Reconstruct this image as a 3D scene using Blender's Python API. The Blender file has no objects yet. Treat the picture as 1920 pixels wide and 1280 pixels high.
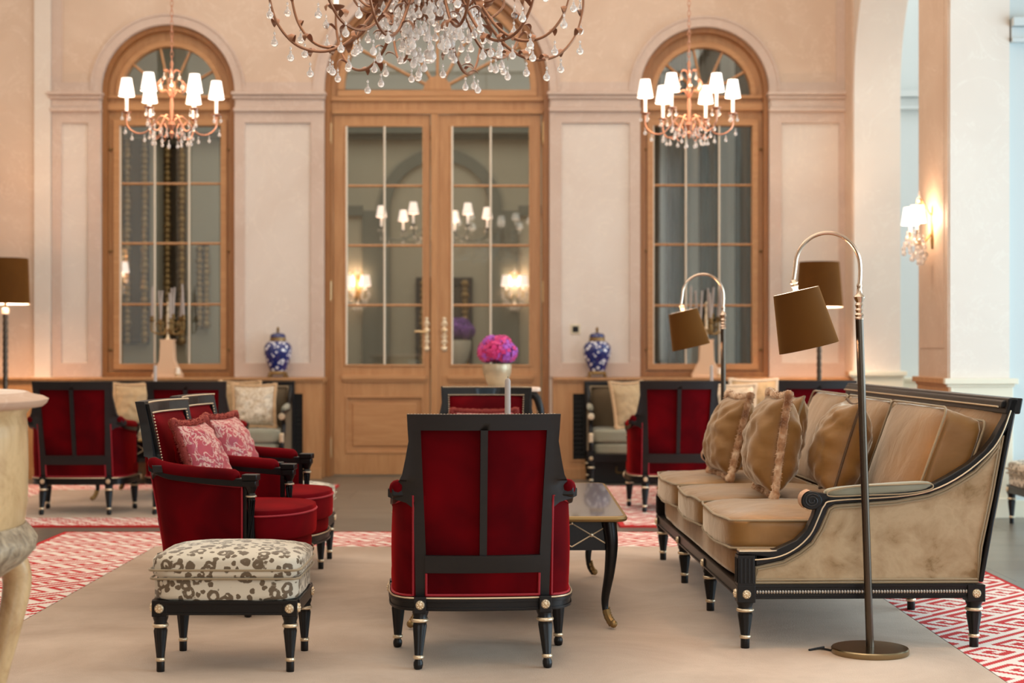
import bpy, math, random
from math import sin, cos, pi, radians, sqrt, atan2
from mathutils import Vector, Matrix, noise
from mathutils.geometry import tessellate_polygon
random.seed(7)
S = bpy.context.scene
COL = S.collection
# ---------------------------------------------------------------- camera
FPX = 3000.0; HY = 649.0; HC = 1.212
cam = bpy.data.cameras.new('camera'); camo = bpy.data.objects.new('camera', cam); COL.objects.link(camo)
camo.location = (0, 0, HC); camo.rotation_euler = (pi/2, 0, 0)
cam.sensor_width = 36; cam.lens = FPX/1920*36; cam.shift_y = (HY-640)/1920
cam.clip_start = .1; cam.clip_end = 100
cam.dof.use_dof = True; cam.dof.focus_distance = 6.4; cam.dof.aperture_fstop = 56.25/22.0
cam.dof.aperture_blades = 0
S.camera = camo
# ---------------------------------------------------------------- world, lights, exposure
S.view_settings.view_transform = 'Standard'; S.view_settings.look = 'None'
S.view_settings.exposure = 0.35; S.view_settings.gamma = 1; S.view_settings.use_curve_mapping = False
W = bpy.data.worlds.new('world'); S.world = W; W.use_nodes = True
W.node_tree.nodes['Background'].inputs[0].default_value = (.86, .93, 1.0, 1)
W.node_tree.nodes['Background'].inputs[1].default_value = 1.0
def area(name, loc, rot, sx, sy, power, col):
    l = bpy.data.lights.new(name, 'AREA'); l.shape = 'RECTANGLE'; l.size = sx; l.size_y = sy; l.energy = power; l.color = col
    o = bpy.data.objects.new(name, l); COL.objects.link(o); o.location = loc; o.rotation_euler = rot; return o
def point(name, loc, power, col, r=.03, parent=None):
    l = bpy.data.lights.new(name, 'POINT'); l.energy = power; l.color = col; l.shadow_soft_size = r
    o = bpy.data.objects.new(name, l); COL.objects.link(o); o.location = loc; o.parent = parent; return o
WARM = (1.0, .66, .42)
area('ceiling_fill_light', (-.5, 8.5, 5.85), (0, 0, 0), 7.0, 11.0, 268, (1.0, .90, .79))  # added overhead fill for the main room; no cove is modelled
area('ceiling_fill_light', (-.2, .4, 5.9), (0, 0, 0), 7.0, 4.0, 45, (1.0, .93, .86))  # second added ceiling fill, above the camera end
area('side_bay_light', (6.8, 6.2, 1.75), (radians(84), 0, radians(90)), 9.2, 3.4, 430, (.60, .84, 1.0))
area('front_fill_light', (1.7, -3.85, 3.0), (radians(90), 0, 0), 2.4, 4.2, 120, (.82, .93, 1.0))  # added cool fill from behind the camera; the wall there is solid
area('side_bay_light', (7.4, 13.2, 2.6), (radians(90), 0, radians(90)), 2.8, 4.4, 115, (.84, .93, 1.0))
area('side_bay_light', (5.6, 13.2, 5.6), (0, 0, 0), 3.4, 2.6, 50, (.86, .94, 1.0))  # added fill shining down into the far bay, not a window
area('left_bay_light', (-6.6, 12.6, 5.5), (0, 0, 0), 3.0, 3.5, 60, (1.0, .84, .68))
area('back_room_fill_light', (-.7, 16.8, 5.1), (0, 0, 0), 8.0, 3.0, 95, (1.0, .98, .88))  # added ceiling fill to brighten the room behind the panes
# ---------------------------------------------------------------- helpers
def X_(px, s): return (px-960)/s
def Z_(py, s): return HC-(py-HY)/s
class MB:
    def __init__(self): self.v = []; self.f = []; self.m = []
    def add(self, vs, fs, mat=0, M=None):
        b = len(self.v)
        self.v += [tuple(M @ Vector(p)) if M else tuple(p) for p in vs]
        self.f += [tuple(i+b for i in f) for f in fs]; self.m += [mat]*len(fs); return self
    def bx(self, x0, x1, y0, y1, z0, z1, mat=0, M=None):
        if x0 > x1: x0, x1 = x1, x0
        if y0 > y1: y0, y1 = y1, y0
        if z0 > z1: z0, z1 = z1, z0
        return self.add([(x0,y0,z0),(x1,y0,z0),(x1,y1,z0),(x0,y1,z0),(x0,y0,z1),(x1,y0,z1),(x1,y1,z1),(x0,y1,z1)],
            [(0,3,2,1),(4,5,6,7),(0,1,5,4),(1,2,6,5),(2,3,7,6),(3,0,4,7)], mat, M)
    def tube(self, pts, r, n=8, closed=False, mat=0, M=None, flat=1.0, up=None):
        pts = [Vector(p) for p in pts]; N = len(pts)
        rs = r if isinstance(r, (list, tuple)) else [r]*N
        vs = []; fs = []; u = None
        for i, p in enumerate(pts):
            if closed: t = pts[(i+1) % N]-pts[i-1]
            else: t = pts[min(i+1, N-1)]-pts[max(i-1, 0)]
            if t.length < 1e-9: t = Vector((0,0,1))
            t.normalize()
            if up is not None: u = Vector(up)
            elif u is None: u = Vector((0,0,1)) if abs(t.z) < .9 else Vector((1,0,0))
            u = (u - t*u.dot(t))
            if u.length < 1e-6: u = t.orthogonal()
            u.normalize(); w = t.cross(u)
            for k in range(n):
                a = 2*pi*k/n
                vs.append(p + (w*cos(a)*flat + u*sin(a))*rs[i])
        L = N if closed else N-1
        for i in range(L):
            j = (i+1) % N
            for k in range(n):
                fs.append((i*n+k, i*n+(k+1) % n, j*n+(k+1) % n, j*n+k))
        if not closed:
            fs.append(tuple(range(n))[::-1]); fs.append(tuple((N-1)*n+k for k in range(n)))
        return self.add(vs, fs, mat, M)
    def lathe(self, prof, n=24, c=(0,0,0), mat=0, M=None, flute=0, fl=.12, sx=1, sy=1, pw=2.0, twist=0):
        vs = []; fs = []; P = len(prof)
        for i, q in enumerate(prof):
            r, z = q[0], q[1]; ff = (q[2] if len(q) > 2 else 0)
            for k in range(n):
                a = 2*pi*k/n + twist*z
                rr = r
                if ff: rr = r*(1-fl*(.5+.5*cos(flute*2*pi*k/n)))
                ca, sa = cos(a), sin(a)
                if pw != 2.0:
                    q2 = (abs(ca)**pw+abs(sa)**pw)**(-1/pw); ca *= q2; sa *= q2
                vs.append((c[0]+rr*ca*sx, c[1]+rr*sa*sy, c[2]+z))
        for i in range(P-1):
            for k in range(n):
                fs.append((i*n+k, i*n+(k+1) % n, (i+1)*n+(k+1) % n, (i+1)*n+k))
        if prof[0][0] > 1e-5: fs.append(tuple(range(n))[::-1])
        if prof[-1][0] > 1e-5: fs.append(tuple((P-1)*n+k for k in range(n)))
        return self.add(vs, fs, mat, M)
    def ball(self, c, r, n=10, m=7, mat=0, sz=1.0):
        return self.lathe([(max(1e-6, r*sin(pi*i/m)), -r*cos(pi*i/m)*sz) for i in range(m+1)], n, c, mat)
    def prism(self, loops, d0, d1, plane='xz', mat=0, M=None, fn=None):
        """loops: outer then holes (2D); extruded d0..d1 along the third axis; fn(a,b,d)->xyz optional"""
        def P(a, b, d):
            if fn: return fn(a, b, d)
            return {'xz': (a, d, b), 'yz': (d, a, b), 'xy': (a, b, d)}[plane]
        L = [[Vector((a, b, 0)) for a, b in lp] for lp in loops]
        tris = tessellate_polygon(L); flat = [q for lp in loops for q in lp]; n = len(flat)
        vs = [P(a, b, d0) for a, b in flat]+[P(a, b, d1) for a, b in flat]
        fs = [tuple(t) for t in tris]+[tuple(i+n for i in t[::-1]) for t in tris]
        o = 0
        for lp in loops:
            k = len(lp)
            for i in range(k):
                j = (i+1) % k; fs.append((o+i, o+j, o+j+n, o+i+n))
            o += k
        return self.add(vs, fs, mat, M)
    def grid(self, fn, nu, nv, cu=False, cv=False, mat=0, M=None):
        U = nu if cu else nu+1; V = nv if cv else nv+1
        vs = [fn(i/nu, j/nv) for i in range(U) for j in range(V)]
        fs = [(i*V+j, ((i+1) % U)*V+j, ((i+1) % U)*V+(j+1) % V, i*V+(j+1) % V) for i in range(nu) for j in range(nv)]
        return self.add(vs, fs, mat, M)
    def rbox(self, c, h, p=6.0, n=10, mat=0, M=None, crown=0, fn=None):
        """rounded box as a superellipsoid, h = half sizes"""
        vs = []; fs = []; N = 4*n; Mm = 2*n
        for i in range(Mm+1):
            ph = -pi/2+pi*i/Mm
            for k in range(N):
                th = 2*pi*k/N
                d = Vector((cos(ph)*cos(th), cos(ph)*sin(th), sin(ph)))
                # cube-like direction spread
                q = (abs(d.x)**p+abs(d.y)**p+abs(d.z)**p)**(-1/p)
                v = Vector((d.x*q*h[0], d.y*q*h[1], d.z*q*h[2]))
                if crown: 
                    e = (1-min(1, abs(v.x)/h[0])**3)*(1-min(1, abs(v.y)/h[1])**3)
                    if v.z > 0: v.z += crown*e*(v.z/h[2])
                v += Vector(c)
                vs.append(fn(v) if fn else v)
        for i in range(Mm):
            for k in range(N):
                fs.append((i*N+k, i*N+(k+1) % N, (i+1)*N+(k+1) % N, (i+1)*N+k))
        return self.add(vs, fs, mat, M)
    def build(self, name, mats, parent=None, smooth=35, bevel=0, sub=0, kind=None):
        me = bpy.data.meshes.new(name); me.from_pydata(self.v, [], self.f)
        if not isinstance(mats, (list, tuple)): mats = [mats]
        for m in mats: me.materials.append(m)
        if len(mats) > 1: me.polygons.foreach_set('material_index', self.m)
        import bmesh
        b = bmesh.new(); b.from_mesh(me); bmesh.ops.remove_doubles(b, verts=b.verts, dist=1e-6)
        bmesh.ops.recalc_face_normals(b, faces=b.faces); b.to_mesh(me); b.free()
        if smooth:
            me.polygons.foreach_set('use_smooth', [True]*len(me.polygons)); me.set_sharp_from_angle(angle=radians(smooth))
        o = bpy.data.objects.new(name, me); COL.objects.link(o); o.parent = parent
        if bevel:
            bm = o.modifiers.new('bevel', 'BEVEL'); bm.width = bevel; bm.segments = 2; bm.limit_method = 'ANGLE'; bm.angle_limit = radians(40)
        if sub:
            sm = o.modifiers.new('sub', 'SUBSURF'); sm.levels = sub; sm.render_levels = sub
        if kind: o['kind'] = kind
        return o
def tag(o, label=None, cat=None, group=None, kind=None):
    if label: o['label'] = label
    if cat: o['category'] = cat
    if group: o['group'] = group
    if kind: o['kind'] = kind
    return o
def empty(name, loc=(0,0,0), rz=0, label=None, cat=None, group=None, kind=None):
    o = bpy.data.objects.new(name, None); COL.objects.link(o); o.location = loc; o.rotation_euler = (0, 0, rz)
    o.empty_display_size = .1
    return tag(o, label, cat, group, kind)
def copy_tree(o, parent=None):
    c = o.copy(); COL.objects.link(c); c.parent = parent
    for ch in list(o.children): copy_tree(ch, c)
    return c
def dup(o, loc, rz=0, label=None, group=None):
    c = copy_tree(o); c.location = loc; c.rotation_euler = (0, 0, rz)
    return tag(c, label, None, group)
def inst(src, name, loc, parent, rot=None, sc=None):
    c = bpy.data.objects.new(name, src.data); COL.objects.link(c); c.parent = parent; c.location = loc
    if rot: c.rotation_euler = rot
    if sc: c.scale = (sc, sc, sc)
    return c
def arc(cx, cz, r, a0, a1, n=24): return [(cx+r*cos(a0+(a1-a0)*i/n), cz+r*sin(a0+(a1-a0)*i/n)) for i in range(n+1)]
def smooth_path(pts, k=6):
    pts = [Vector(p) for p in pts]; out = []
    for i in range(len(pts)-1):
        p0 = pts[max(i-1, 0)]; p1 = pts[i]; p2 = pts[i+1]; p3 = pts[min(i+2, len(pts)-1)]
        for j in range(k):
            t = j/k
            out.append(.5*((2*p1)+(p2-p0)*t+(2*p0-5*p1+4*p2-p3)*t*t+(3*p1-p0-3*p2+p3)*t**3))
    out.append(pts[-1]); return out
# ---------------------------------------------------------------- materials
def srgb(r, g, b):
    f = lambda c: (c/255/12.92) if c/255 <= .04045 else ((c/255+.055)/1.055)**2.4
    return (f(r), f(g), f(b), 1)
class N:
    def __init__(self, name):
        self.m = bpy.data.materials.new(name); self.m.use_nodes = True; self.t = self.m.node_tree
        self.b = self.t.nodes['Principled BSDF']
    def n(self, typ, **kw):
        x = self.t.nodes.new(typ)
        for k, v in kw.items():
            if k.startswith('i_'): x.inputs[k[2:].replace('_', ' ')].default_value = v
            else: setattr(x, k, v)
        return x
    def l(self, a, b): self.t.links.new(a, b)
    def ramp(self, src, stops, interp='LINEAR'):
        r = self.n('ShaderNodeValToRGB'); r.color_ramp.interpolation = interp
        e = r.color_ramp.elements
        while len(e) < len(stops): e.new(.5)
        for i, (p, c) in enumerate(stops): e[i].position = p; e[i].color = c
        self.l(src, r.inputs[0]); return r.outputs[0]
    def coord(self, scale=(1,1,1), kind='Object'):
        tc = self.n('ShaderNodeTexCoord'); mp = self.n('ShaderNodeMapping'); mp.inputs['Scale'].default_value = scale
        self.l(tc.outputs[kind], mp.inputs[0]); return mp.outputs[0]
    def bump(self, src, strength=.3, dist=.01):
        b = self.n('ShaderNodeBump'); b.inputs['Strength'].default_value = strength; b.inputs['Distance'].default_value = dist
        self.l(src, b.inputs['Height']); self.l(b.outputs[0], self.b.inputs['Normal'])
    def noise(self, vec, scale, detail=4, rough=.5, dist=0):
        x = self.n('ShaderNodeTexNoise'); x.inputs['Scale'].default_value = scale; x.inputs['Detail'].default_value = detail
        x.inputs['Roughness'].default_value = rough; x.inputs['Distortion'].default_value = dist
        self.l(vec, x.inputs['Vector']); return x.outputs['Fac']
def plain(name, col, rough=.5, metal=0, coat=0, spec=.5, sheen=0, sheencol=None, sr=.4):
    q = N(name); q.b.inputs['Base Color'].default_value = col; q.b.inputs['Roughness'].default_value = rough
    q.b.inputs['Metallic'].default_value = metal; q.b.inputs['Coat Weight'].default_value = coat
    q.b.inputs['Specular IOR Level'].default_value = spec
    if sheen:
        q.b.inputs['Sheen Weight'].default_value = sheen; q.b.inputs['Sheen Roughness'].default_value = sr
        q.b.inputs['Sheen Tint'].default_value = sheencol or col
    return q
def stucco(name, a, b, vein):
    q = plain(name, a, .55)
    v = q.coord(); f = q.noise(v, 1.1, 5, .6, .8); c = q.ramp(f, [(.3, a), (.75, b)])
    w = q.noise(v, 1.6, 6, .65, 1.6); ve = q.ramp(w, [(.490, (0,0,0,1)), (.5, (1,1,1,1)), (.510, (0,0,0,1))])
    mx = q.n('ShaderNodeMix', data_type='RGBA'); mul = q.n('ShaderNodeMath', operation='MULTIPLY'); mul.inputs[1].default_value = .35
    q.l(ve, mul.inputs[0]); q.l(mul.outputs[0], mx.inputs[0]); q.l(c, mx.inputs[6]); mx.inputs[7].default_value = vein
    q.l(mx.outputs[2], q.b.inputs['Base Color']); return q.m
WALL_FIELD = stucco('cream marbled stucco', srgb(226,214,202), srgb(216,200,186), srgb(244,232,214))
WALL_FRAME = stucco('rose stucco', srgb(210,188,172), srgb(197,172,155), srgb(230,214,200))
WALL_UPPER = stucco('peach stucco', srgb(220,196,174), srgb(204,176,152), srgb(240,222,204))
WALL_PALE = stucco('pale stucco', srgb(228,216,202), srgb(220,206,192), srgb(240,234,220))
WALL_BLUE = plain('pale cool plaster', srgb(198,204,202), .6).m
WALL_GREEN = plain('grey green plaster', srgb(170,166,148), .6).m
WALL_GREEN_D = plain('darker grey green plaster', srgb(112,116,106), .6).m
CEIL = plain('ceiling plaster', srgb(238,226,208), .7).m
CREAM_PAINT = plain('cream painted wood', srgb(228,218,194), .4).m
def wood(name, a, b, sc, rough=.42):
    q = plain(name, a, rough); v = q.coord(sc); f = q.noise(v, 4, 5, .6, .6)
    q.l(q.ramp(f, [(.3, a), (.7, b)]), q.b.inputs['Base Color']); return q.m
OAK = wood('light oak', srgb(196,146,98), srgb(176,124,78), (6, 6, .6))
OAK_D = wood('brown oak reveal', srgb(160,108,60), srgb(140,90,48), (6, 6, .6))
OAK_H = wood('light oak crosswise', srgb(196,146,98), srgb(178,126,80), (.6, 6, 6))
BLACK = plain('black lacquered wood', srgb(12,10,10), .34, 0, .0, .35).m
BLACK_DULL = wood('black satin wood', srgb(20,18,19), srgb(14,12,13), (1, 1, 8), .5)
BRASS = plain('polished brass', srgb(224,196,150), .28, 1).m
GILT = plain('gilded wood', srgb(232,212,180), .36, .8).m
OLD_GILT = plain('tarnished gilding', srgb(150,122,78), .45, .8).m
SILVER = plain('silvered lamp metal', srgb(214,190,168), .2, 1).m
POLE = plain('dark bronze pole', srgb(86,76,66), .28, 1).m
BRONZE = plain('antiqued bronze', srgb(150,108,82), .38, .75).m
def velvet(name, a, b, sheen, sc, w=1.0, nz=3.0):
    q = plain(name, a, .85, sheen=w, sheencol=sc, sr=.35, spec=.08); v = q.coord()
    f = q.noise(v, nz, 3, .5, .5); q.l(q.ramp(f, [(.35, a), (.68, b)]), q.b.inputs['Base Color'])
    g = q.noise(v, 400, 2); q.bump(g, .12, .002); return q
RED = velvet('crimson velvet', srgb(70,0,6), srgb(108,1,10), 1, (1, .01, .01, 1), .40).m
RED_PIPE = plain('crimson piping', srgb(150,10,28), .6, sheen=.6, sheencol=srgb(255,90,100)).m
RED_FUR = plain('rust red plush', srgb(120,30,22), .8, sheen=1, sheencol=srgb(240,130,100)).m
q = velvet('bronze gold velvet', srgb(128,88,38), srgb(160,116,62), 1, (1, .90, .74, 1), 1.0, 2.2); q.b.inputs['Roughness'].default_value = .48; q.b.inputs['Specular IOR Level'].default_value = .5
v = q.coord((1, 1, 1)); f2 = q.noise(v, 6, 3, .5, .5); q.bump(f2, .4, .02); GOLDV = q.m
q = velvet('taupe suede', srgb(176,150,114), srgb(158,132,96), 1, srgb(240,226,200), .5, 3)
v = q.coord(); w_ = q.noise(v, 7, 5, .62, .35)
q.l(q.ramp(w_, [(.34, srgb(136,110,78)), (.43, srgb(166,140,108)), (.6, srgb(184,160,128)), (.8, srgb(170,146,114))]), q.b.inputs['Base Color']); SUEDE = q.m
GREY_VEL = velvet('grey green pad velvet', srgb(140,138,120), srgb(150,148,132), 1, srgb(240,236,220), .8).m
TAUPE_DARK = velvet('dark taupe upholstery', srgb(92,78,60), srgb(104,88,68), 1, srgb(200,190,170), .4).m
PIPE_G = plain('taupe piping', srgb(150,130,100), .6, sheen=.5, sheencol=srgb(240,230,210)).m
q = plain('tan plush trim', srgb(170,122,84), .85, sheen=1, sheencol=srgb(255,235,205)); v = q.coord(); q.l(q.ramp(q.noise(v, 14, 3, .6), [(.35, srgb(128,82,50)), (.5, srgb(176,130,92)), (.66, srgb(226,196,164))]), q.b.inputs['Base Color']); FUR = q.m
BEIGE = velvet('beige cushion silk', srgb(176,150,116), srgb(190,166,130), 1, srgb(240,230,210), .5).m
def damask(name, bg, fg, scale):
    q = plain(name, bg, .5, sheen=.3, sheencol=fg); v = q.coord()
    f = q.noise(v, scale, 3, .55, 1.4)
    q.l(q.ramp(f, [(.47, bg), (.50, fg), (.56, fg), (.59, bg)]), q.b.inputs['Base Color']); return q.m
PINK_DAM = damask('pink silk with pale blossom pattern', srgb(168,56,68), srgb(204,160,146), 20)
PALE_DAM = damask('pale brocade', srgb(214,200,178), srgb(180,158,130), 22)
# leopard
q = plain('leopard print velvet', srgb(205,195,175), .7, sheen=.5, sheencol=srgb(255,250,235)); v = q.coord()
nz = q.n('ShaderNodeTexNoise'); nz.inputs['Scale'].default_value = 44; q.l(v, nz.inputs['Vector'])
va = q.n('ShaderNodeVectorMath', operation='MULTIPLY_ADD'); va.inputs[1].default_value = (.016, .016, .016); q.l(nz.outputs['Color'], va.inputs[0]); q.l(v, va.inputs[2])
vo = q.n('ShaderNodeTexVoronoi', feature='F1'); vo.inputs['Scale'].default_value = 19; q.l(va.outputs[0], vo.inputs['Vector'])
ring = q.ramp(vo.outputs['Distance'], [(.0, (0,0,0,1)), (.20, (0,0,0,1)), (.24, (1,1,1,1)), (.43, (1,1,1,1)), (.47, (0,0,0,1))])
brk = q.ramp(q.noise(v, 62, 1, .5), [(.28, (0,0,0,1)), (.32, (1,1,1,1))])
mm = q.n('ShaderNodeMath', operation='MULTIPLY'); q.l(ring, mm.inputs[0]); q.l(brk, mm.inputs[1])
v3 = q.n('ShaderNodeVectorMath', operation='ADD'); v3.inputs[1].default_value = (3.3, 1.7, 5.1); q.l(va.outputs[0], v3.inputs[0]); vo2 = q.n('ShaderNodeTexVoronoi', feature='F1'); vo2.inputs['Scale'].default_value = 30; q.l(v3.outputs[0], vo2.inputs['Vector'])
sp2 = q.ramp(vo2.outputs['Distance'], [(.30, (1,1,1,1)), (.34, (0,0,0,1))]); m3 = q.n('ShaderNodeMath', operation='MAXIMUM'); q.l(mm.outputs[0], m3.inputs[0]); q.l(sp2, m3.inputs[1]); mm = m3
mx = q.n('ShaderNodeMix', data_type='RGBA'); q.l(mm.outputs[0], mx.inputs[0]); mx.inputs[6].default_value = srgb(212,200,178); mx.inputs[7].default_value = srgb(104,86,64)
q.l(mx.outputs[2], q.b.inputs['Base Color']); LEO = q.m
# rugs, floor
q = plain('cut pile beige wool', srgb(200,178,154), .95, sheen=.3, sheencol=srgb(240,225,205)); v = q.coord()
f = q.noise(v, 1.3, 6, .65, .6); q.l(q.ramp(f, [(.3, srgb(202,178,156)), (.7, srgb(168,142,120))]), q.b.inputs['Base Color'])
g = q.noise(v, 160, 3); q.bump(g, .35, .004); RUG_B = q.m
RUG_W = plain('pale wool of the border', srgb(236,222,210), .95).m
RUG_R = plain('red wool of the border', srgb(196,38,36), .95).m
q = plain('slate floor', srgb(120,116,106), .3, spec=.5); v = q.coord()
bk = q.n('ShaderNodeTexBrick'); bk.offset = .5; bk.inputs['Scale'].default_value = 1; bk.inputs['Brick Width'].default_value = 1.3; bk.inputs['Row Height'].default_value = .75
bk.inputs['Mortar Size'].default_value = .004; bk.inputs['Color1'].default_value = srgb(122,116,104); bk.inputs['Color2'].default_value = srgb(112,108,98); bk.inputs['Mortar'].default_value = srgb(66,64,60)
q.l(v, bk.inputs['Vector'])
f = q.noise(q.coord((1, 4, 1)), 1.6, 5, .6, .5); mx = q.n('ShaderNodeMix', data_type='RGBA', blend_type='MULTIPLY'); mx.inputs[0].default_value = .5
q.l(bk.outputs['Color'], mx.inputs[6]); q.l(q.ramp(f, [(.3, (.55,.55,.55,1)), (.7, (1,1,1,1))]), mx.inputs[7]); q.l(mx.outputs[2], q.b.inputs['Base Color']); FLOOR = q.m
# glass etc
q = N('window glass'); q.t.nodes.remove(q.b); o_ = q.t.nodes['Material Output']
tr = q.n('ShaderNodeBsdfTransparent'); tr.inputs[0].default_value = (.88, .88, .85, 1); gl = q.n('ShaderNodeBsdfGlossy'); gl.inputs['Roughness'].default_value = .01
gl.inputs[0].default_value = (.9,.95,.92,1); ms = q.n('ShaderNodeMixShader'); ms.inputs[0].default_value = .13; q.l(tr.outputs[0], ms.inputs[1]); q.l(gl.outputs[0], ms.inputs[2]); q.l(ms.outputs[0], o_.inputs[0]); GLASS = q.m
q = N('cut crystal'); q.b.inputs['Base Color'].default_value = (1, .98, .95, 1); q.b.inputs['Transmission Weight'].default_value = .72; q.b.inputs['Roughness'].default_value = .04; q.b.inputs['IOR'].default_value = 1.45
CRYSTAL = q.m
def glow(name, col, e, base=None):
    q = plain(name, base or col, .6); q.b.inputs['Emission Color'].default_value = col; q.b.inputs['Emission Strength'].default_value = e; return q.m
SHADE_LIT = glow('lit fabric shade', (1.0, .88, .78, 1), 1.05)
SHADE_DIM = glow('softly lit fabric shade', (1.0, .84, .74, 1), .75)
DAYLIT_BAR = plain('glazing bar with painted daylight', srgb(236,222,200), .4).m  # daylight highlight on the upright bars, put into a paler colour
SHADE_IN = glow('lamp shade lining', (1.0, .86, .72, 1), 1.3)
SHADE_BR = velvet('brown velvet lampshade', srgb(98,62,24), srgb(88,54,20), 1, srgb(220,170,100), .4).m
WAX = plain('grey wax', srgb(176,164,156), .5).m
IVORY = plain('ivory candle sleeve', srgb(246,232,214), .5).m
LIT_SLEEVE = glow('lit candle sleeve', (1.0, .86, .74, 1), .5)
q = plain('blue and white porcelain', srgb(24,44,120), .15, 0, .6); v = q.coord()
vo = q.n('ShaderNodeTexVoronoi', feature='F1'); vo.inputs['Scale'].default_value = 26; vo.inputs['Randomness'].default_value = .9; q.l(v, vo.inputs['Vector'])
q.l(q.ramp(vo.outputs['Distance'], [(.0, srgb(232,230,232)), (.36, srgb(226,226,232)), (.42, srgb(20,40,116)), (1, srgb(14,28,90))]), q.b.inputs['Base Color']); BLUEW = q.m
BLUE = plain('cobalt porcelain', srgb(26,38,96), .12, 0, .6).m
MARBLE = stucco('rosy marble', srgb(236,216,196), srgb(216,184,160), srgb(250,240,230))
MARBLE_E = stucco('rosy marble edge', srgb(196,160,132), srgb(176,138,112), srgb(226,206,186))
STONE = plain('creamy alabaster', srgb(222,184,150), .45).m
def petal(name, col): return plain(name, col, .6, sheen=.5, sheencol=(1,.8,1,1)).m
PET = [petal('magenta petals', srgb(206,30,110)), petal('violet petals', srgb(170,80,186)), petal('rose petals', srgb(216,60,130))]
PETV = [petal('deep violet petals', srgb(112,52,160)), petal('purple petals', srgb(134,70,176)), petal('plum petals', srgb(96,44,140))]
LEAFG = plain('green leaves', srgb(60,88,50), .5).m
CHAMP = plain('champagne ceramic', srgb(186,170,140), .3, .3).m
DARK = plain('black opening', srgb(16,14,12), .7).m
OLIVE = velvet('dark olive drape', srgb(62,54,38), srgb(50,43,30), 1, srgb(160,150,120), .3).m
SHEER = plain('white sheer drape', srgb(232,240,238), .7).m
# ================================================================ the setting
SW = 202.0; YW = FPX/SW           # back wall face
SD = 205.5; YD = 14.6             # dado face
SPR = 3.575
def xw(px): return X_(px, SW)
def zw(py): return Z_(py, SW)
MB().bx(-9, 9, -4, 20.5, -.1, 0).build('floor', FLOOR, kind='structure', smooth=0)
MB().bx(-9, 9, -4, 15.4, 6.0, 6.1).build('ceiling', CEIL, kind='structure', smooth=0)
MB().bx(-9, 9, -4.2, -4.0, 0, 6).build('wall_front', WALL_UPPER, kind='structure', smooth=0)
MB().bx(-9.1, -9, -4, 20, 0, 6).build('wall_far_left', WALL_UPPER, kind='structure', smooth=0)
wins = [(-3.193, .619, .90), (-.698, 1.045, 0.0), (1.787, .599, .90)]
# back wall with three arched openings (door opening is a notch)
outer = [(-9, 0), (-.698-1.045, 0)] + [( -.698-1.045, SPR)] + arc(-.698, SPR, 1.045, pi, 0, 32)[1:] + [(-.698+1.045, 0), (9, 0), (9, 6.0), (-9, 6.0)]
holes = []
for c, r, z0 in (wins[0], wins[2]): holes.append([(c-r, z0), (c+r, z0)] + arc(c, SPR, r, 0, pi, 32))
MB().prism([outer]+holes, YW, YW+.28).build('wall_back', WALL_FIELD, kind='structure', smooth=30)
# relief: pilaster frames, archivolts, imposts
def relief(name, x0, x1, p0, p1):
    m = MB(); m.prism([[(xw(x0), .925), (xw(x1), .925), (xw(x1), 3.40), (xw(x0), 3.40)], [(xw(p0), zw(680)), (xw(p1), zw(680)), (xw(p1), zw(231)), (xw(p0), zw(231))]], YW-.025, YW)
    return m.build(name, WALL_FRAME, kind='structure', smooth=0, bevel=.004)
relief('trim_1', 98, 190, 117, 166); relief('trim_2', 440, 608, 460, 583); relief('trim_3', 1030, 1200, 1053, 1180); relief('trim_4', 1442, 1592, 1465, 1572)
def impost(name, x0, x1):
    m = MB()
    for z0, z1, d, e in ((3.535, 3.565, .085, .03), (3.50, 3.535, .06, .02), (3.42, 3.50, .04, .0), (3.385, 3.42, .055, .015)):
        m.bx(xw(x0)-e, xw(x1)+e, YW-d, YW+.04, z0, z1)
    return m.build(name, WALL_FRAME, kind='structure', smooth=0, bevel=.006)
impost('trim_5', 98, 188); impost('trim_6', 442, 606); impost('trim_7', 1032, 1198); impost('trim_8', 1444, 1590)
def archiv(name, c, r, w=.10):
    m = MB(); m.prism([arc(c, SPR, r, 0, pi, 36)+arc(c, SPR, r+w, pi, 0, 36)], YW-.025, YW)
    m.prism([arc(c, SPR, r+w-.02, 0, pi, 36)+arc(c, SPR, r+w, pi, 0, 36)], YW-.035, YW-.02)
    return m.build(name, WALL_FRAME, kind='structure', smooth=30)
for i, (c, r, z) in enumerate(wins): archiv('trim_%d' % (9+i), c, r+.002)
def band(name, a, b):
    return MB().bx(a, b, YW-.025, YW, 3.565, 3.66).build(name, WALL_FRAME, kind='structure', smooth=0)
band('trim_12', xw(98), -3.193-.72); band('trim_13', -3.193+.72, -.698-1.147); band('trim_14', -.698+1.147, 1.787-.70); band('trim_15', 1.787+.70, xw(1592))
MB().bx(xw(98), xw(117), YW-.025, YW, 3.66, 6).build('trim_16', WALL_FRAME, kind='structure', smooth=0)
MB().bx(xw(1567), xw(1592), YW-.025, YW, 3.66, 6).build('trim_17', WALL_FRAME, kind='structure', smooth=0)
UPP = []
for a, b in ((xw(117), xw(1567)),):
    outer_ = [(a, 3.66)]
    cur = a
    for c, r, z in wins:
        R = r+.10; dz = 3.66-SPR; xx = sqrt(R*R-dz*dz); a0 = atan2(dz, -xx); a1 = atan2(dz, xx)
        outer_ += arc(c, SPR, R, a0, a1, 30)
    outer_ += [(b, 3.66), (b, 6), (a, 6)]
    MB().prism([outer_], YW-.006, YW).build('trim_18', WALL_UPPER, kind='structure', smooth=0)
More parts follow.
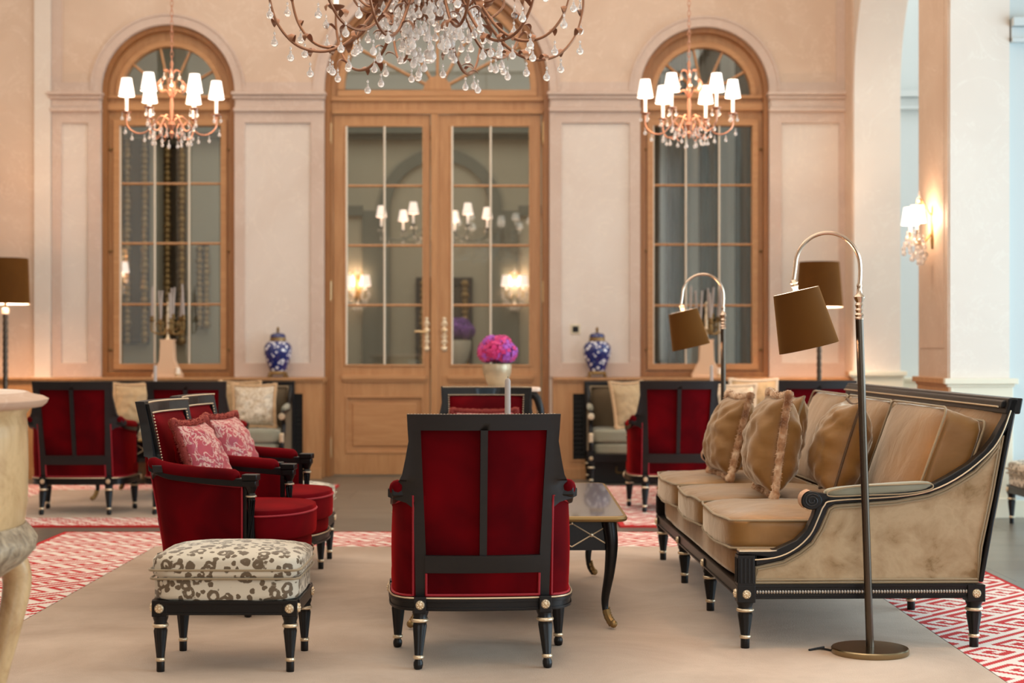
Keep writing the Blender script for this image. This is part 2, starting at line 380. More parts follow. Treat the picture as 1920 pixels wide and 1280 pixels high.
# dado with ledge
def dado(name, x0, x1, panels, mat=OAK, xc=0):
    m = MB()
    hl = [[(a, .16), (b, .16), (b, .80), (a, .80)] for a, b in panels]
    m.prism([[(x0, 0), (x1, 0), (x1, .89), (x0, .89)]]+hl, YD, YD+.03)
    m.bx(x0, x1, YD+.03, YW, 0, .89)
    m.bx(x0, x1+xc, YD-.02, YW, .885, .905); m.bx(x0, x1+xc, YD-.035, YW, .905, .925)
    m.bx(x0, x1, YD-.018, YD, 0, .10)
    o = m.build(name, mat, kind='structure', smooth=0, bevel=.003)
    g = MB()
    for a, b in panels:
        t = .02
        g.prism([[(a, .16), (b, .16), (b, .80), (a, .80)], [(a+t, .16+t), (b-t, .16+t), (b-t, .80-t), (a+t, .80-t)]], YD-.008, YD+.02)
        g.bx(a, b, YD+.024, YD+.032, .16, .80, 1)
        for k in range(14):
            z = .19+k*.042; g.bx(a+t, b-t, YD+.012, YD+.024, z, z+.022, 1)
    if panels: g.build('panel_moulding', [OAK, DARK], o, smooth=0)
    return o
dado('trim_19', -9, X_(603, SD), [(-8.6, -7.4), (-7.2, -6.0), (-5.7, -4.75), (-3.9, -3.0), (-2.8, -1.888)], OAK, .02)
o = dado('trim_20', X_(1037, SD), 3.1, [(.535, 1.35), (1.55, 2.35), (2.5, 2.95)], OAK, 0)
dado('trim_21', 3.1, 9, [], CREAM_PAINT)
# windows
def window(name, c, r, gx0, gx1, cols, rows, gz0, gz1, lr, spokes):
    root = empty(name, (0,0,0), kind='structure')
    y0, y1 = YW+.10, YW+.18
    out = [(c-r, .925), (c+r, .925)] + arc(c, SPR, r, 0, pi, 36)
    lun = arc(c, SPR-.02, lr, 0, pi, 30); glr = [(gx0, gz0), (gx1, gz0), (gx1, gz1), (gx0, gz1)]
    m = MB(); m.prism([out, glr, lun], y0, y1); m.build('window_frame', OAK, root, smooth=30, bevel=.003)
    # reveal lining and raised sash mouldings
    m = MB(); rr = r-.045
    m.prism([out, [(c-rr, .97), (c+rr, .97)] + arc(c, SPR, rr, 0, pi, 36)], YW+.02, y0)
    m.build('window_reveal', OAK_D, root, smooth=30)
    m = MB(); sx = .055
    m.prism([[(gx0-sx, gz0-sx), (gx1+sx, gz0-sx), (gx1+sx, gz1+sx), (gx0-sx, gz1+sx)], glr], y0-.03, y0)
    m.bx(c-rr, c+rr, y0-.05, y0, zw(205), zw(192)); m.bx(c-rr, c+rr, y0-.035, y0, zw(182), zw(176))
    m.prism([arc(c, SPR-.02, lr, 0, pi, 30)+arc(c, SPR-.02, lr+.05, pi, 0, 30)], y0-.025, y0)
    m.build('sash_moulding', OAK_H, root, smooth=30, bevel=.003)
    m = MB()
    for z in rows: m.tube([(gx0, y0+.015, z), (gx1, y0+.015, z)], .011, 8)
    for a in spokes: m.tube([(c, y0+.01, SPR-.02), (c+lr*cos(a), y0+.01, SPR-.02+lr*sin(a))], .012, 8)
    m.prism([arc(c, SPR-.02, .11, 0, pi, 16)], y0-.01, y0+.03)
    m.build('glazing_bars', OAK, root)
    for x in cols+[gx0+.004]: m = MB(); m.tube([(x, y0-.005, gz0), (x, y0-.005, gz1)], .0085, 10); m.build('upright_glazing_bar', DAYLIT_BAR, root)  # uprights and left bead coloured as if catching side daylight
    m = MB(); m.add([(gx0, y0+.03, gz0), (gx1, y0+.03, gz0), (gx1, y0+.03, gz1), (gx0, y0+.03, gz1)], [(0,1,2,3)])
    m.add([(a, y0+.03, b) for a, b in lun], [tuple(range(len(lun)))])
    m.build('window_pane', GLASS, root, smooth=0)
    m = MB()
    for z in (1.18, 2.1, 3.05):
        for x in (c-r+.06, c+r-.06): m.tube([(x-.05, y0-.012, z), (x+.05, y0-.012, z)], .006, 6); m.ball((x, y0-.015, z), .012)
    m.build('window_latch', OLD_GILT, root)
    return root
sp = [radians(a) for a in (30, 66, 102, 140)]
window('window_1', -3.193, .617, xw(220), xw(411), [xw(286), xw(351)], [zw(342), zw(455), zw(570)], zw(682), zw(233), .455, sp)
window('window_2', 1.787, .597, xw(1226), xw(1413), [xw(1288), xw(1351)], [zw(345), zw(457), zw(572)], zw(682), zw(233), .445, sp)
# double door
DS = 200.5; DY = FPX/DS
def xd(p): return X_(p, DS)
def zd(p): return Z_(p, DS)
door = empty('door_1', (0,0,0), kind='structure')
c, r = -.698, 1.043
out = [(c-r, 0), (c+r, 0)] + arc(c, SPR, r, 0, pi, 40)
lun = [(a, b) for a, b in arc(c, SPR+.03, .87, 0, pi, 36)]
inn = [(xd(624), 0.004), (xd(1016), 0.004), (xd(1016), zd(213)), (xd(624), zd(213))]
outn = [(c-r, 0), (xd(624), 0), (xd(624), zd(213)), (xd(1016), zd(213)), (xd(1016), 0), (c+r, 0)] + arc(c, SPR, r, 0, pi, 40)
m = MB(); m.prism([outn, lun], DY, DY+.1); m.build('door_frame', OAK, door, smooth=30, bevel=.003)
rr = r-.05
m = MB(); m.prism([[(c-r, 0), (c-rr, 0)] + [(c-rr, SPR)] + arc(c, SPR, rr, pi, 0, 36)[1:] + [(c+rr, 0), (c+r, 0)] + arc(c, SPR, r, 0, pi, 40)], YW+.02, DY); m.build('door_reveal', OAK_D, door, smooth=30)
m = MB(); m.bx(c-rr, c+rr, DY-.035, DY, zd(190), zd(182)); m.prism([arc(c, SPR+.03, .87, 0, pi, 36)+arc(c, SPR+.03, .93, pi, 0, 36)], DY-.03, DY)
m.bx(c-.93, c+.93, DY-.03, DY, SPR-.03, SPR+.03); m.bx(xd(622), xd(1018), DY-.03, DY, zd(214), zd(207))
m.build('transom_moulding', OAK_H, door, smooth=30, bevel=.003)
m = MB()
for a in (28, 60, 90, 120, 152): m.tube([(c, DY+.01, SPR+.03), (c+.87*cos(radians(a)), DY+.01, SPR+.03+.87*sin(radians(a)))], .014, 8)
m.prism([arc(c, SPR+.03, .13, 0, pi, 16)], DY-.02, DY+.03); m.build('fanlight_bars', OAK, door)
m = MB(); m.add([(a, DY+.04, b) for a, b in lun], [tuple(range(len(lun)))]); m.build('fanlight_pane', GLASS, door, smooth=0)
def leaf(x0, x1, g0, g1, mid, stile):
    y0 = DY+.005; z1 = zd(215); gz0, gz1 = zd(683), zd(237)
    m = MB(); p0, p1 = g0-.01, g1+.01; pz0, pz1 = zd(850), zd(742)
    m.prism([[(x0, .012), (x1, .012), (x1, z1), (x0, z1)], [(g0, gz0), (g1, gz0), (g1, gz1), (g0, gz1)], [(p0, pz0), (p1, pz0), (p1, pz1), (p0, pz1)]], y0, y0+.05)
    o = m.build('door_leaf', OAK, door, smooth=0, bevel=.003)
    m = MB(); m.bx(p0, p1, y0+.02, y0+.04, pz0, pz1); m.bx(p0+.07, p1-.07, y0+.006, y0+.03, pz0+.07, pz1-.07)
    m.prism([[(p0, pz0), (p1, pz0), (p1, pz1), (p0, pz1)], [(p0+.02, pz0+.02), (p1-.02, pz0+.02), (p1-.02, pz1-.02), (p0+.02, pz1-.02)]], y0-.008, y0+.02)
    m.build('door_panel', OAK_H, o, smooth=0, bevel=.006)
    m = MB(); m.bx(p0-.03, p1+.03, y0-.035, y0+.01, zd(711), zd(703)); m.bx(p0-.02, p1+.02, y0-.02, y0+.01, zd(716), zd(711)); 
    t = .018; m.prism([[(g0-t, gz0-t), (g1+t, gz0-t), (g1+t, gz1+t), (g0-t, gz1+t)], [(g0, gz0), (g1, gz0), (g1, gz1), (g0, gz1)]], y0-.012, y0)
    m.build('door_moulding', OAK_H, o, smooth=0, bevel=.003)
    for x in (mid, g0+.004): m = MB(); m.tube([(x, y0-.008, gz0), (x, y0-.008, gz1)], .0095, 10); m.build('upright_glazing_bar', DAYLIT_BAR, o)  # same painted daylight on the leaf's upright and left bead
    m = MB()
    for p in (348, 460, 572): m.tube([(g0, y0+.018, zd(p)), (g1, y0+.018, zd(p))], .012, 8)
    m.build('glazing_bars', OAK, o)
    m = MB(); m.add([(g0, y0+.03, gz0), (g1, y0+.03, gz0), (g1, y0+.03, gz1), (g0, y0+.03, gz1)], [(0,1,2,3)]); m.build('door_pane', GLASS, o, smooth=0)
    # escutcheon
    ex = xd(stile); m = MB(); 
    for k in range(9):
        z = zd(598)-k*.035; w = .012+.016*abs(sin(k*1.3+.6)); m.lathe([(.001, -.004), (w, -.002), (w*.8, .003), (.001, .006)], 12, M=Matrix.Translation((ex, y0-.004, z)) @ Matrix.Rotation(pi/2, 4, 'X'))
    for k in range(5):
        z = zd(605)-k*.055; m.tube(smooth_path([(ex-.004, y0-.006, z), (ex-.028, y0-.008, z-.012), (ex-.016, y0-.008, z-.03), (ex-.004, y0-.006, z-.024)], 4), .0035, 6)
        m.tube(smooth_path([(ex+.004, y0-.006, z), (ex+.028, y0-.008, z-.012), (ex+.016, y0-.008, z-.03), (ex+.004, y0-.006, z-.024)], 4), .0035, 6)
    m.build('escutcheon', GILT, o)
    return o, ex, y0
lf, ex, ly = leaf(xd(625), xd(806), xd(649), xd(792), xd(721), 800)
m = MB(); m.tube([(ex, ly-.005, zd(622)), (ex, ly-.05, zd(622))], .011, 10); m.tube(smooth_path([(ex+.012, ly-.05, zd(622)), (ex-.03, ly-.055, zd(622)), (ex-.08, ly-.05, zd(622)+.004), (ex-.11, ly-.045, zd(622))], 4), .009, 10)
m.build('door_handle', BRASS, lf)
rf, ex, ly = leaf(xd(820), xd(1014), xd(847), xd(992), xd(920), 833)
m = MB(); m.bx(xd(808), xd(822), ly-.03, ly+.04, .012, zd(214)); m.build('astragal', OAK, rf, smooth=0, bevel=.005)
m = MB(); m.tube([(ex, ly-.005, zd(620)), (ex, ly-.04, zd(620))], .009, 10); m.ball((ex, ly-.045, zd(620)), .016); m.build('door_knob', BRASS, rf)
for x, ps in ((xd(620), (250, 545, 838)), (xd(1019), (250, 548, 838))):
    for p in ps:
        m = MB(); z = zd(p); m.tube([(x, DY-.018, z-.085), (x, DY-.018, z+.085)], .016, 10); m.ball((x, DY-.012, z+.095), .012); m.ball((x, DY-.012, z-.095), .012); m.build('hinge', BRASS, door)
# side walls: right arcade
def arcade(name, x0, x1, arches, yend, mat, spr=3.52):
    out = [(yend, 0)]
    for a, b in arches:
        rad = (b-a)/2; out += [(a, 0), (a, spr)] + arc((a+b)/2, spr, rad, pi, 0, 28)[1:] + [(b, 0)]
    out += [(YW, 0), (YW, 6), (yend, 6)]
    return MB().prism([out], x0, x1, plane='yz').build(name, mat, kind='structure', smooth=30)
arcade('wall_right', 3.1, 3.52, [(.3, 2.9), (3.1, 5.1), (5.3, 8.4), (8.9, 11.32), (12.15, 14.5)], -4, WALL_PALE)
arcade('wall_left', -4.42, -4.27, [(1.2, 3.0), (4.8, 6.6), (8.9, 10.7), (13.0, 14.8)], -4, WALL_PALE, spr=4.7)
# rose-coloured face panels on the arcade pier that carries the sconce, and its spandrels
m = MB(); m.bx(3.085, 3.1, 11.33, 12.14, .96, 5.9); m.bx(3.085, 3.1, 14.51, 14.84, .93, 5.9); m.build('trim_22', WALL_UPPER, kind='structure', smooth=0)
m = MB(); m.bx(3.08, 3.085, 11.42, 12.05, 1.2, 5.6); m.build('trim_23', WALL_UPPER, kind='structure', smooth=0)
def pier_dado(name, y0, y1, mats):
    m = MB(); x0, x1 = 3.1, 3.52
    m.bx(x0-.02, x0, y0-.02, y1+.02, 0, .93, 1); m.bx(x0, x1+.02, y0-.02, y0, 0, .93, 0); m.bx(x1, x1+.02, y0, y1+.02, 0, .93, 0)
    for z0, z1, e in ((.925, .945, .03), (.945, .985, .05)):
        m.bx(x0-e, x1+e, y0-e, y0+.001, z0, z1, 0); m.bx(x0-e, x0+.001, y0, y1+e, z0, z1, 1); m.bx(x1, x1+e, y0, y1+e, z0, z1, 0)
    m.bx(x0-.03, x1+.03, y0-.035, y0-.018, 0, .14, 0)
    return m.build(name, mats, kind='structure', smooth=0, bevel=.004)
pier_dado('trim_24', 11.32, 12.15, [CREAM_PAINT, OAK]); pier_dado('trim_25', 14.5, 14.6, [CREAM_PAINT, OAK]); pier_dado('trim_26', 8.4, 8.9, [CREAM_PAINT, OAK])
# cool side bay
MB().bx(3.53, 9, 11.36, 11.6, 0, 6).build('wall_bay', WALL_BLUE, kind='structure', smooth=0)
MB().bx(3.52, 9, YW-.03, YW, .925, 6).build('wall_bay_back', WALL_BLUE, kind='structure', smooth=0)
def bay_cap(name, y, z, x0=3.53):
    m = MB(); m.bx(x0, 9, y-.10, y, z+.11, z+.17); m.bx(x0, 9, y-.05, y, z+.01, z+.11); m.bx(x0, 9, y-.07, y, z, z+.03)
    return m.build(name, WALL_BLUE, kind='structure', smooth=0, bevel=.004)
bay_cap('trim_27', 11.36, 3.36); bay_cap('trim_28', YW-.03, 3.40)
MB().bx(3.53, 9, 11.34, 11.36, 0, .12).build('baseboard_bay', CREAM_PAINT, kind='structure', smooth=0)
# left bay end wall upper warm band
MB().bx(-9, -4.42, YW-.02, YW, .925, 6).build('wall_left_bay', WALL_UPPER, kind='structure', smooth=0)
MB().bx(-4.44, -4.25, 14.78, 14.84, .0, .93).build('trim_29', CREAM_PAINT, kind='structure', smooth=0)
# room beyond the glass
m = MB(); YB = 19.5; SB = FPX/YB
def xb(p): return X_(p, SB)
def zb(p): return Z_(p, SB)
m.bx(-9, 9, YB, YB+.2, 0, 5.2); m.bx(-9, -8.9, 15.3, YB, 0, 5.2); m.bx(8.9, 9, 15.3, YB, 0, 5.2)
m.build('wall_beyond', WALL_GREEN, kind='structure', smooth=0)
MB().bx(-9, 9, 15.26, YB+.2, 5.2, 5.3).build('ceiling_beyond', WALL_GREEN, kind='structure', smooth=0)
m = MB(); cx = xb(826); rr = .75
m.prism([[(cx-rr, .1), (cx-rr+.14, .1), (cx-rr+.14, 2.86)] + arc(cx, 2.86, rr-.14, pi, 0, 28)[1:] + [(cx+rr-.14, .1), (cx+rr, .1)] + arc(cx, 2.86, rr, 0, pi, 28)], YB-.07, YB)
m.prism([[(cx-rr-.2, .1), (cx-rr, .1), (cx-rr, 2.86), (cx-rr-.2, 2.86)]], YB-.05, YB); m.prism([[(cx+rr+.2, .1), (cx+rr, .1), (cx+rr, 2.86), (cx+rr+.2, 2.86)]], YB-.05, YB)
m.bx(-9, 9, YB-.14, YB, zb(262), zb(254)); m.bx(-9, 9, YB-.24, YB, zb(254), zb(240)); m.bx(-2.6, cx-rr-.2, YB-.06, YB, 2.80, 2.92); m.bx(cx+rr+.2, 1.5, YB-.06, YB, 2.80, 2.92)
m.build('trim_30', WALL_GREEN_D, kind='structure', smooth=30)
# ================================================================ rugs
KEY = ["1111111111110", "1000000000010", "1011111111010", "1010000001010", "1010111101010", "1010100101010", "1010101101010", "1010100001010"]
TILE = ["11111111", "00000000", "01111110", "01000010", "01011010", "01010010", "01011110", "00000000"]
def rug(name, x0, x1, y0, y1, bw, cell, label, group=None, z=.012, lw=.030):
    root = empty(name, (0, 0, 0), label=label, cat='rug', group=group)
    e = .035
    MB().bx(x0+bw, x1-bw, y0+bw, y1-bw, 0, z).build('centre_field', RUG_B, root, smooth=0)
    m = MB(); T = 10
    def pat(i, j):
        # diagonal meander: two families of diagonal bars broken into hooks
        p = int(math.floor((i*cx_+j*cy_)*.7071/lw)) % 8; q_ = int(math.floor((i*cx_-j*cy_)*.7071/lw)) % 8
        return int(TILE[q_][p])
    nx = int(round((x1-x0)/cell)); ny = int(round((y1-y0)/cell)); nb = bw/cell
    cx_ = (x1-x0)/nx; cy_ = (y1-y0)/ny; eb = e/cell
    def strip(i0, i1, j0, j1):
        for j in range(j0, j1):
            i = i0
            while i < i1:
                def col(i): return 1 if (i < eb or j < eb or i >= nx-eb or j >= ny-eb) else pat(i, j)
                k = col(i); i2 = i+1
                while i2 < i1 and col(i2) == k: i2 += 1
                b = len(m.v); xa, xb_, ya, yb_ = x0+i*cx_, x0+i2*cx_, y0+j*cy_, y0+(j+1)*cy_
                m.v += [(xa, ya, z), (xb_, ya, z), (xb_, yb_, z), (xa, yb_, z)]; m.f.append((b, b+1, b+2, b+3)); m.m.append(k)
                i = i2
    n = int(round(nb))
    strip(0, nx, 0, n); strip(0, nx, ny-n, ny); strip(0, n, n, ny-n); strip(nx-n, nx, n, ny-n)
    m.bx(x0, x1, y0, y0+.003, 0, z, 1); m.bx(x0, x1, y1-.003, y1, 0, z, 1); m.bx(x0, x0+.003, y0, y1, 0, z, 1); m.bx(x1-.003, x1, y0, y1, 0, z, 1)
    m.build('patterned_border', [RUG_W, RUG_R], root, smooth=0)
    return root
RZ = .012
rug('area_rug', -2.90, 2.53, 3.4, 10.36, .76, .0125, 'large beige rug with red meander border in the foreground, under the big sofa')
rug('area_rug', -4.35, -1.50, 10.70, 13.9, .50, .02, 'beige rug with red border under the far left pair of red armchairs')
rug('area_rug', .72, 3.06, 10.70, 13.75, .50, .02, 'beige rug with red border under the far right pair of red armchairs')
# ================================================================ legs and ornaments
def leg_mesh(parent, x, y, h, r0=.029, r1=.017, tilt=(0, 0), ball=True, z0=0, block=None, n=32):
    """fluted tapering leg from z0+h (top) to z0; tilt = foot offset"""
    def sh(m): m.v = [(vx+x+tilt[0]*(1-vz/h), vy+y+tilt[1]*(1-vz/h), vz+z0) for vx, vy, vz in m.v]; return m
    m = MB()
    if ball: pr = [(.008, 0), (r1*.95, .004), (r1*1.12, .016), (r1*1.1, .026), (r1*.8, .036), (r1*.95, .042)]
    else: pr = [(r1*.95, 0), (r1, .004), (r1, .04)]
    pr += [(r1, .052, 1), (r0*.99, h-.055, 1), (r0*.86, h-.045), (r0*1.05, h-.036), (r0*.9, h-.022), (r0*1.08, h-.008), (r0*1.08, h)]
    sh(m.lathe(pr, n, flute=8, fl=.20))
    o = m.build('leg', BLACK, parent, smooth=50)
    for z, r in ((.045, r1*1.22), (h-.036, r0*1.12)):
        g = MB(); sh(g.lathe([(r*.9, z-.006), (r, z-.003), (r*1.03, z), (r, z+.004), (r*.9, z+.007)], 24)); g.build('gilt_ring', GILT, o)
    return o
def rosette(parent, c, M):
    m = MB(); T = Matrix.Translation(c) @ M
    m.lathe([(.0001, .007), (.006, .0065), (.016, .004), (.018, 0)], 16, M=T)
    for k in range(8):
        a = 2*pi*k/8; q = MB(); q.ball((.0115*cos(a), .0115*sin(a), .005), .0045, 8, 5); m.add(q.v, q.f, 0, T)
    q = MB(); q.ball((0, 0, .007), .005, 8, 5); m.add(q.v, q.f, 0, T)
    return m.build('rosette', GILT, parent)
FRONTM = Matrix.Rotation(-pi/2, 4, 'X')     # local z -> +y
REARM = Matrix.Rotation(pi/2, 4, 'X')       # local z -> -y
RIGHTM = Matrix.Rotation(pi/2, 4, 'Y')      # local z -> +x
LEFTM = Matrix.Rotation(-pi/2, 4, 'Y')
# ================================================================ armchair (local: front = +y)
def yb_(z):            # slanting back plane, outer face
    return -.235 - .135*max(0, (z-.26)/.69)**1.15
def bow(x, z): return -.035*max(0, 1-(x/.28)**2)*min(1, max(0, (z-.2)/.2))
def make_armchair():
    root = empty('armchair', label='x', cat='armchair', group='dark red velvet armchairs')
    # back frame: outline in (x,z), extruded along the slanted plane
    hw = [(.254, .262), (.264, .45), (.268, .60), (.275, .645)]
    outl = [(.226, .262), (.262, .262), (.266, .45), (.272, .60), (.33, .625), (.372, .638), (.372, .665), (.335, .69), (.315, .725), (.303, .78), (.290, .85), (.296, .951)]
    outl = outl + [(-a, b) for a, b in outl[::-1]]
    hole_up = [(-.222, .42), (.222, .42), (.243, .892), (-.243, .892)]
    hole_lo = [(-.228, .262), (.228, .262), (.224, .357), (-.224, .357)]
    def bp(a, b, d): return (a, yb_(b)+d+bow(a, b) + (0 if abs(a) < .27 or b > .7 else .05*(abs(a)-.27)/.1), b)
    # densify outlines so the bow shows
    def dens(lp, s=.05):
        o = []
        for i in range(len(lp)):
            a, b = lp[i], lp[(i+1) % len(lp)]; n = max(1, int(math.hypot(b[0]-a[0], b[1]-a[1])/s))
            o += [(a[0]+(b[0]-a[0])*k/n, a[1]+(b[1]-a[1])*k/n) for k in range(n)]
        return o
    ol = outl[:]   # bottom edge between stiles removed by lower panel notch
    m = MB()
    OZ = [(.262, .262), (.45, .266), (.60, .272), (.620, .30), (.632, .350), (.640, .370), (.668, .370), (.682, .350), (.70, .328), (.725, .315), (.78, .303), (.85, .290), (.892, .293)]
    IZ = [(.262, .228), (.42, .222), (.892, .243)]
    def lin(T_, z):
        for (a, b), (c_, d) in zip(T_, T_[1:]):
            if z <= c_: return b+(d-b)*(z-a)/(c_-a)
        return T_[-1][1]
    zs_ = sorted(set([q_[0] for q_ in OZ] + [.262+.63*k/24 for k in range(25)]))
    Z_N = len(zs_)-1
    for s in (-1, 1):
        for d in (0, .045): m.grid(lambda u, v, s=s, d=d: (lambda z: bp(s*(lin(IZ, z)+(lin(OZ, z)-lin(IZ, z))*u), z, d))(zs_[int(round(v*Z_N))]), 4, Z_N)
        for T_ in (OZ, IZ): m.grid(lambda u, v, s=s, T_=T_: (lambda z: bp(s*lin(T_, z), z, .045*u))(zs_[int(round(v*Z_N))]), 1, Z_N)
        m.grid(lambda u, v, s=s: bp(s*(.228+.034*u), .262, .045*v), 1, 1)
    for d in (0, .045): m.grid(lambda u, v, d=d: bp((-1+2*u)*(.293+.003*v), .892+.059*v, d), 24, 2)
    for z, w in ((.892, .243), (.951, .296)): m.grid(lambda u, v, z=z, w=w: bp((-1+2*u)*w, z, .045*v), 24, 1)
    for s in (-1, 1): m.grid(lambda u, v, s=s: bp(s*(.293+.003*v), .892+.059*v, .045*u), 1, 2)
    o = m.build('back_frame', BLACK_DULL, root, smooth=35)
    m = MB(); m.grid(lambda u, v: bp(-.014+.028*u, .40+.493*v, -.004), 2, 10); m.grid(lambda u, v: bp(-.014+.028*u, .40+.493*v, .02), 2, 10)
    for s in (-.014, .014): m.grid(lambda u, v, s=s: bp(s, .40+.493*v, -.004+.024*u), 1, 10)
    m.grid(lambda u, v: bp(-.226+.452*u, .357+.066*v, -.012), 16, 2); m.grid(lambda u, v: bp(-.226+.452*u, .357+.066*v, .02), 16, 2)
    for z in (.357, .423): m.grid(lambda u, v, z=z: bp(-.226+.452*u, z, -.012+.032*v), 16, 1)
    m.build('back_brace', BLACK_DULL, root, smooth=40)
    m = MB(); m.grid(lambda u, v: bp(-.245+.49*u, .41+.49*v, .016), 16, 12); m.grid(lambda u, v: bp(-.245+.49*u, .41+.49*v, .05), 16, 12)
    m.build('back_panel', RED, root)
    m = MB(); m.grid(lambda u, v: bp(-.225+.45*u, .268+.095*v, -.006), 16, 4)
    m.build('lower_back_panel', RED, root)
    m = MB()
    for s in (-1, 1): m.tube([bp(s*(.221+.0*k), .27+.085*k/4, -.010) for k in range(5)], .005, 6)
    m.tube([bp(-.222+.444*k/12, .272, -.012) for k in range(13)], .005, 6)
    m.build('back_piping', RED_PIPE, root)
    # inner back cushion
    def ib(u, v):
        x = -.235+.47*u; z = .40+.50*v; e = (1-abs(2*u-1)**4)*(1-abs(2*v-1)**4)
        return (x*(1-.03*(1-v)), yb_(z)+bow(x, z)+.05+.055*e**.6, z)
    MB().grid(ib, 16, 16).build('inner_back_pad', RED, root)
    # studded moulding on the front of the back
    m = MB(); fr = [(-.278, .66), (-.280, .85), (-.284, .94), (.284, .94), (.280, .85), (.278, .66)]
    fi = [(-.247, .64), (-.238, .80), (-.240, .895), (.240, .895), (.238, .80), (.247, .64)]
    for k in range(5):
        a, b, c_, d = fr[k], fr[k+1], fi[k+1], fi[k]
        for t in range(6):
            t0, t1 = t/6, (t+1)/6
            L = lambda p, q, t: (p[0]+(q[0]-p[0])*t, p[1]+(q[1]-p[1])*t)
            m.prism([[L(a, b, t0), L(a, b, t1), L(d, c_, t1), L(d, c_, t0)]], .046, .062, fn=bp)
    m.build('front_moulding', BLACK, root, smooth=30)
    m = MB()
    def studs(pl, d, sp=.0125, r=.0048):
        for i in range(len(pl)-1):
            a, b = pl[i], pl[i+1]; n = max(1, int(math.hypot(b[0]-a[0], b[1]-a[1])/sp))
            for k in range(n): m.ball(bp(a[0]+(b[0]-a[0])*k/n, a[1]+(b[1]-a[1])*k/n, d), r, 6, 4)
    studs([(-.247, .62), (-.240, .80), (-.243, .899), (.243, .899), (.240, .80), (.247, .62)], .066)
    studs([(-.290, .947), (.290, .947)], .062)
    m.build('stud_trim', GILT, root, kind='stuff')
    # body shell: side panels following the plan curve
    plan = [(.268, -.235), (.305, -.215), (.335, -.17), (.350, -.10), (.355, 0), (.353, .10), (.348, .165)]
    top = [.648, .632, .615, .603, .592, .583, .578]
    for s in (-1, 1):
        pc = smooth_path([(s*x, y, 0) for x, y in plan], 4); tz = smooth_path([(0, 0, z) for z in top], 4); n = len(pc)
        m = MB()
        def sp_(u, v, off=0):
            i = min(n-1, int(round(u*(n-1)))); p = pc[i]; z = .265+(tz[i].z-.265)*v
            k = (z-.265)/.35; yy = p.y + (yb_(z)+.235)*(1-u)**2
            return (p.x - s*off + s*.006*sin(pi*u)*sin(pi*v), yy, z)
        m.grid(lambda u, v: sp_(u, v), n-1, 6); m.grid(lambda u, v: sp_(u, v, .045), n-1, 6)
        for v in (0, 1): m.grid(lambda u, w, v=v: sp_(u, v, .045*w), n-1, 1)
        for u in (0, 1): m.grid(lambda w, v, u=u: sp_(u, v, .045*w), 1, 6)
        o = m.build('side_panel', RED, root)
        m = MB(); loop = [Vector(sp_(k/24, 1, -.004)) for k in range(25)] + [Vector(sp_(1, 1-k/8, -.004)) for k in range(1, 9)] + [Vector(sp_(1-k/24, .012, -.004)) for k in range(1, 25)] + [Vector(sp_(0, k/8, -.004)) for k in range(1, 8)]
        m.tube(loop, .0045, 6, closed=True); m.build('side_piping', RED_PIPE, o)
        # arm rail
        m = MB()
        path = smooth_path([(s*.330, -.285, .665), (s*.335, -.20, .632), (s*.339, -.10, .618), (s*.340, .02, .606), (s*.339, .12, .600), (s*.338, .205, .598)], 5)
        m.tube(path, .021, 4, flat=1.2, up=(0, 0, 1)) if False else None
        N_ = len(path)
        vs = []; fs = []
        for p in path: vs += [(p.x-.024, p.y, p.z-.020), (p.x+.024, p.y, p.z-.020), (p.x+.024, p.y, p.z+.018), (p.x-.024, p.y, p.z+.018)]
        for i in range(N_-1):
            for k in range(4): fs.append((i*4+k, i*4+(k+1) % 4, i*4+4+(k+1) % 4, i*4+4+k))
        fs += [(3, 2, 1, 0), tuple((N_-1)*4+k for k in range(4))]
        m.add(vs, fs)
        m.bx(s*.338-.034, s*.338+.034, .168, .240, .606, .634); m.bx(s*.338-.029, s*.338+.029, .172, .234, .578, .606)
        m.build('arm_rail', BLACK, root, smooth=30, bevel=.004)
        m = MB(); pp = smooth_path([(s*.330, -.29, .688), (s*.335, -.22, .660), (s*.339, -.12, .644), (s*.340, 0, .634), (s*.339, .10, .628), (s*.339, .150, .622)], 5)
        rr = [.030*min(1, .45+i*.25, .35+.25*(len(pp)-1-i)) for i in range(len(pp))]
        m.tube(pp, rr, 12, flat=1.1, up=(0, 0, 1)); o = m.build('arm_pad', RED, root, smooth=60)
        # front stile + turned post
        m = MB(); m.bx(s*.325-.012, s*.325+.018 if s > 0 else s*.325+.012, .165, .185, .21, .585); m.build('front_stile', BLACK, root, smooth=0)
        m = MB(); m.lathe([(.024, .21), (.024, .235), (.018, .24), (.026, .25), (.019, .262), (.024, .275), (.024, .30), (.018, .312), (.024, .325, 1), (.020, .52, 1), (.017, .53), (.023, .54), (.017, .55), (.023, .565), (.028, .575), (.028, .582)], 40, (s*.338, .205, 0), flute=8, fl=.3, twist=9*s)
        o = m.build('arm_post', BLACK, root, smooth=50)
        for z in (.246, .536): g = MB(); g.lathe([(.020, z-.005), (.0255, z-.002), (.0255, z+.003), (.020, z+.006)], 20, (s*.338, .205, 0)); g.build('gilt_ring', GILT, o)
    # seat plan curve (rail)
    half = [(0, -.262), (.12, -.258), (.225, -.247), (.30, -.225), (.345, -.16), (.362, -.06), (.364, .06), (.368, .17), (.352, .24), (.27, .325), (.15, .375), (0, .392)]
    pr = smooth_path([(x, y, 0) for x, y in half], 3)
    ring = [(p.x, p.y) for p in pr] + [(-p.x, p.y) for p in pr[::-1][1:-1]]
    def sc(k): return [(x*k, (y-.06)*k+.06) for x, y in ring]
    m = MB(); m.prism([ring], .212, .262, plane='xy'); m.prism([sc(1.02)], .245, .256, plane='xy'); m.prism([sc(1.015)], .215, .224, plane='xy')
    m.build('seat_rail', BLACK, root, smooth=30, bevel=.002)
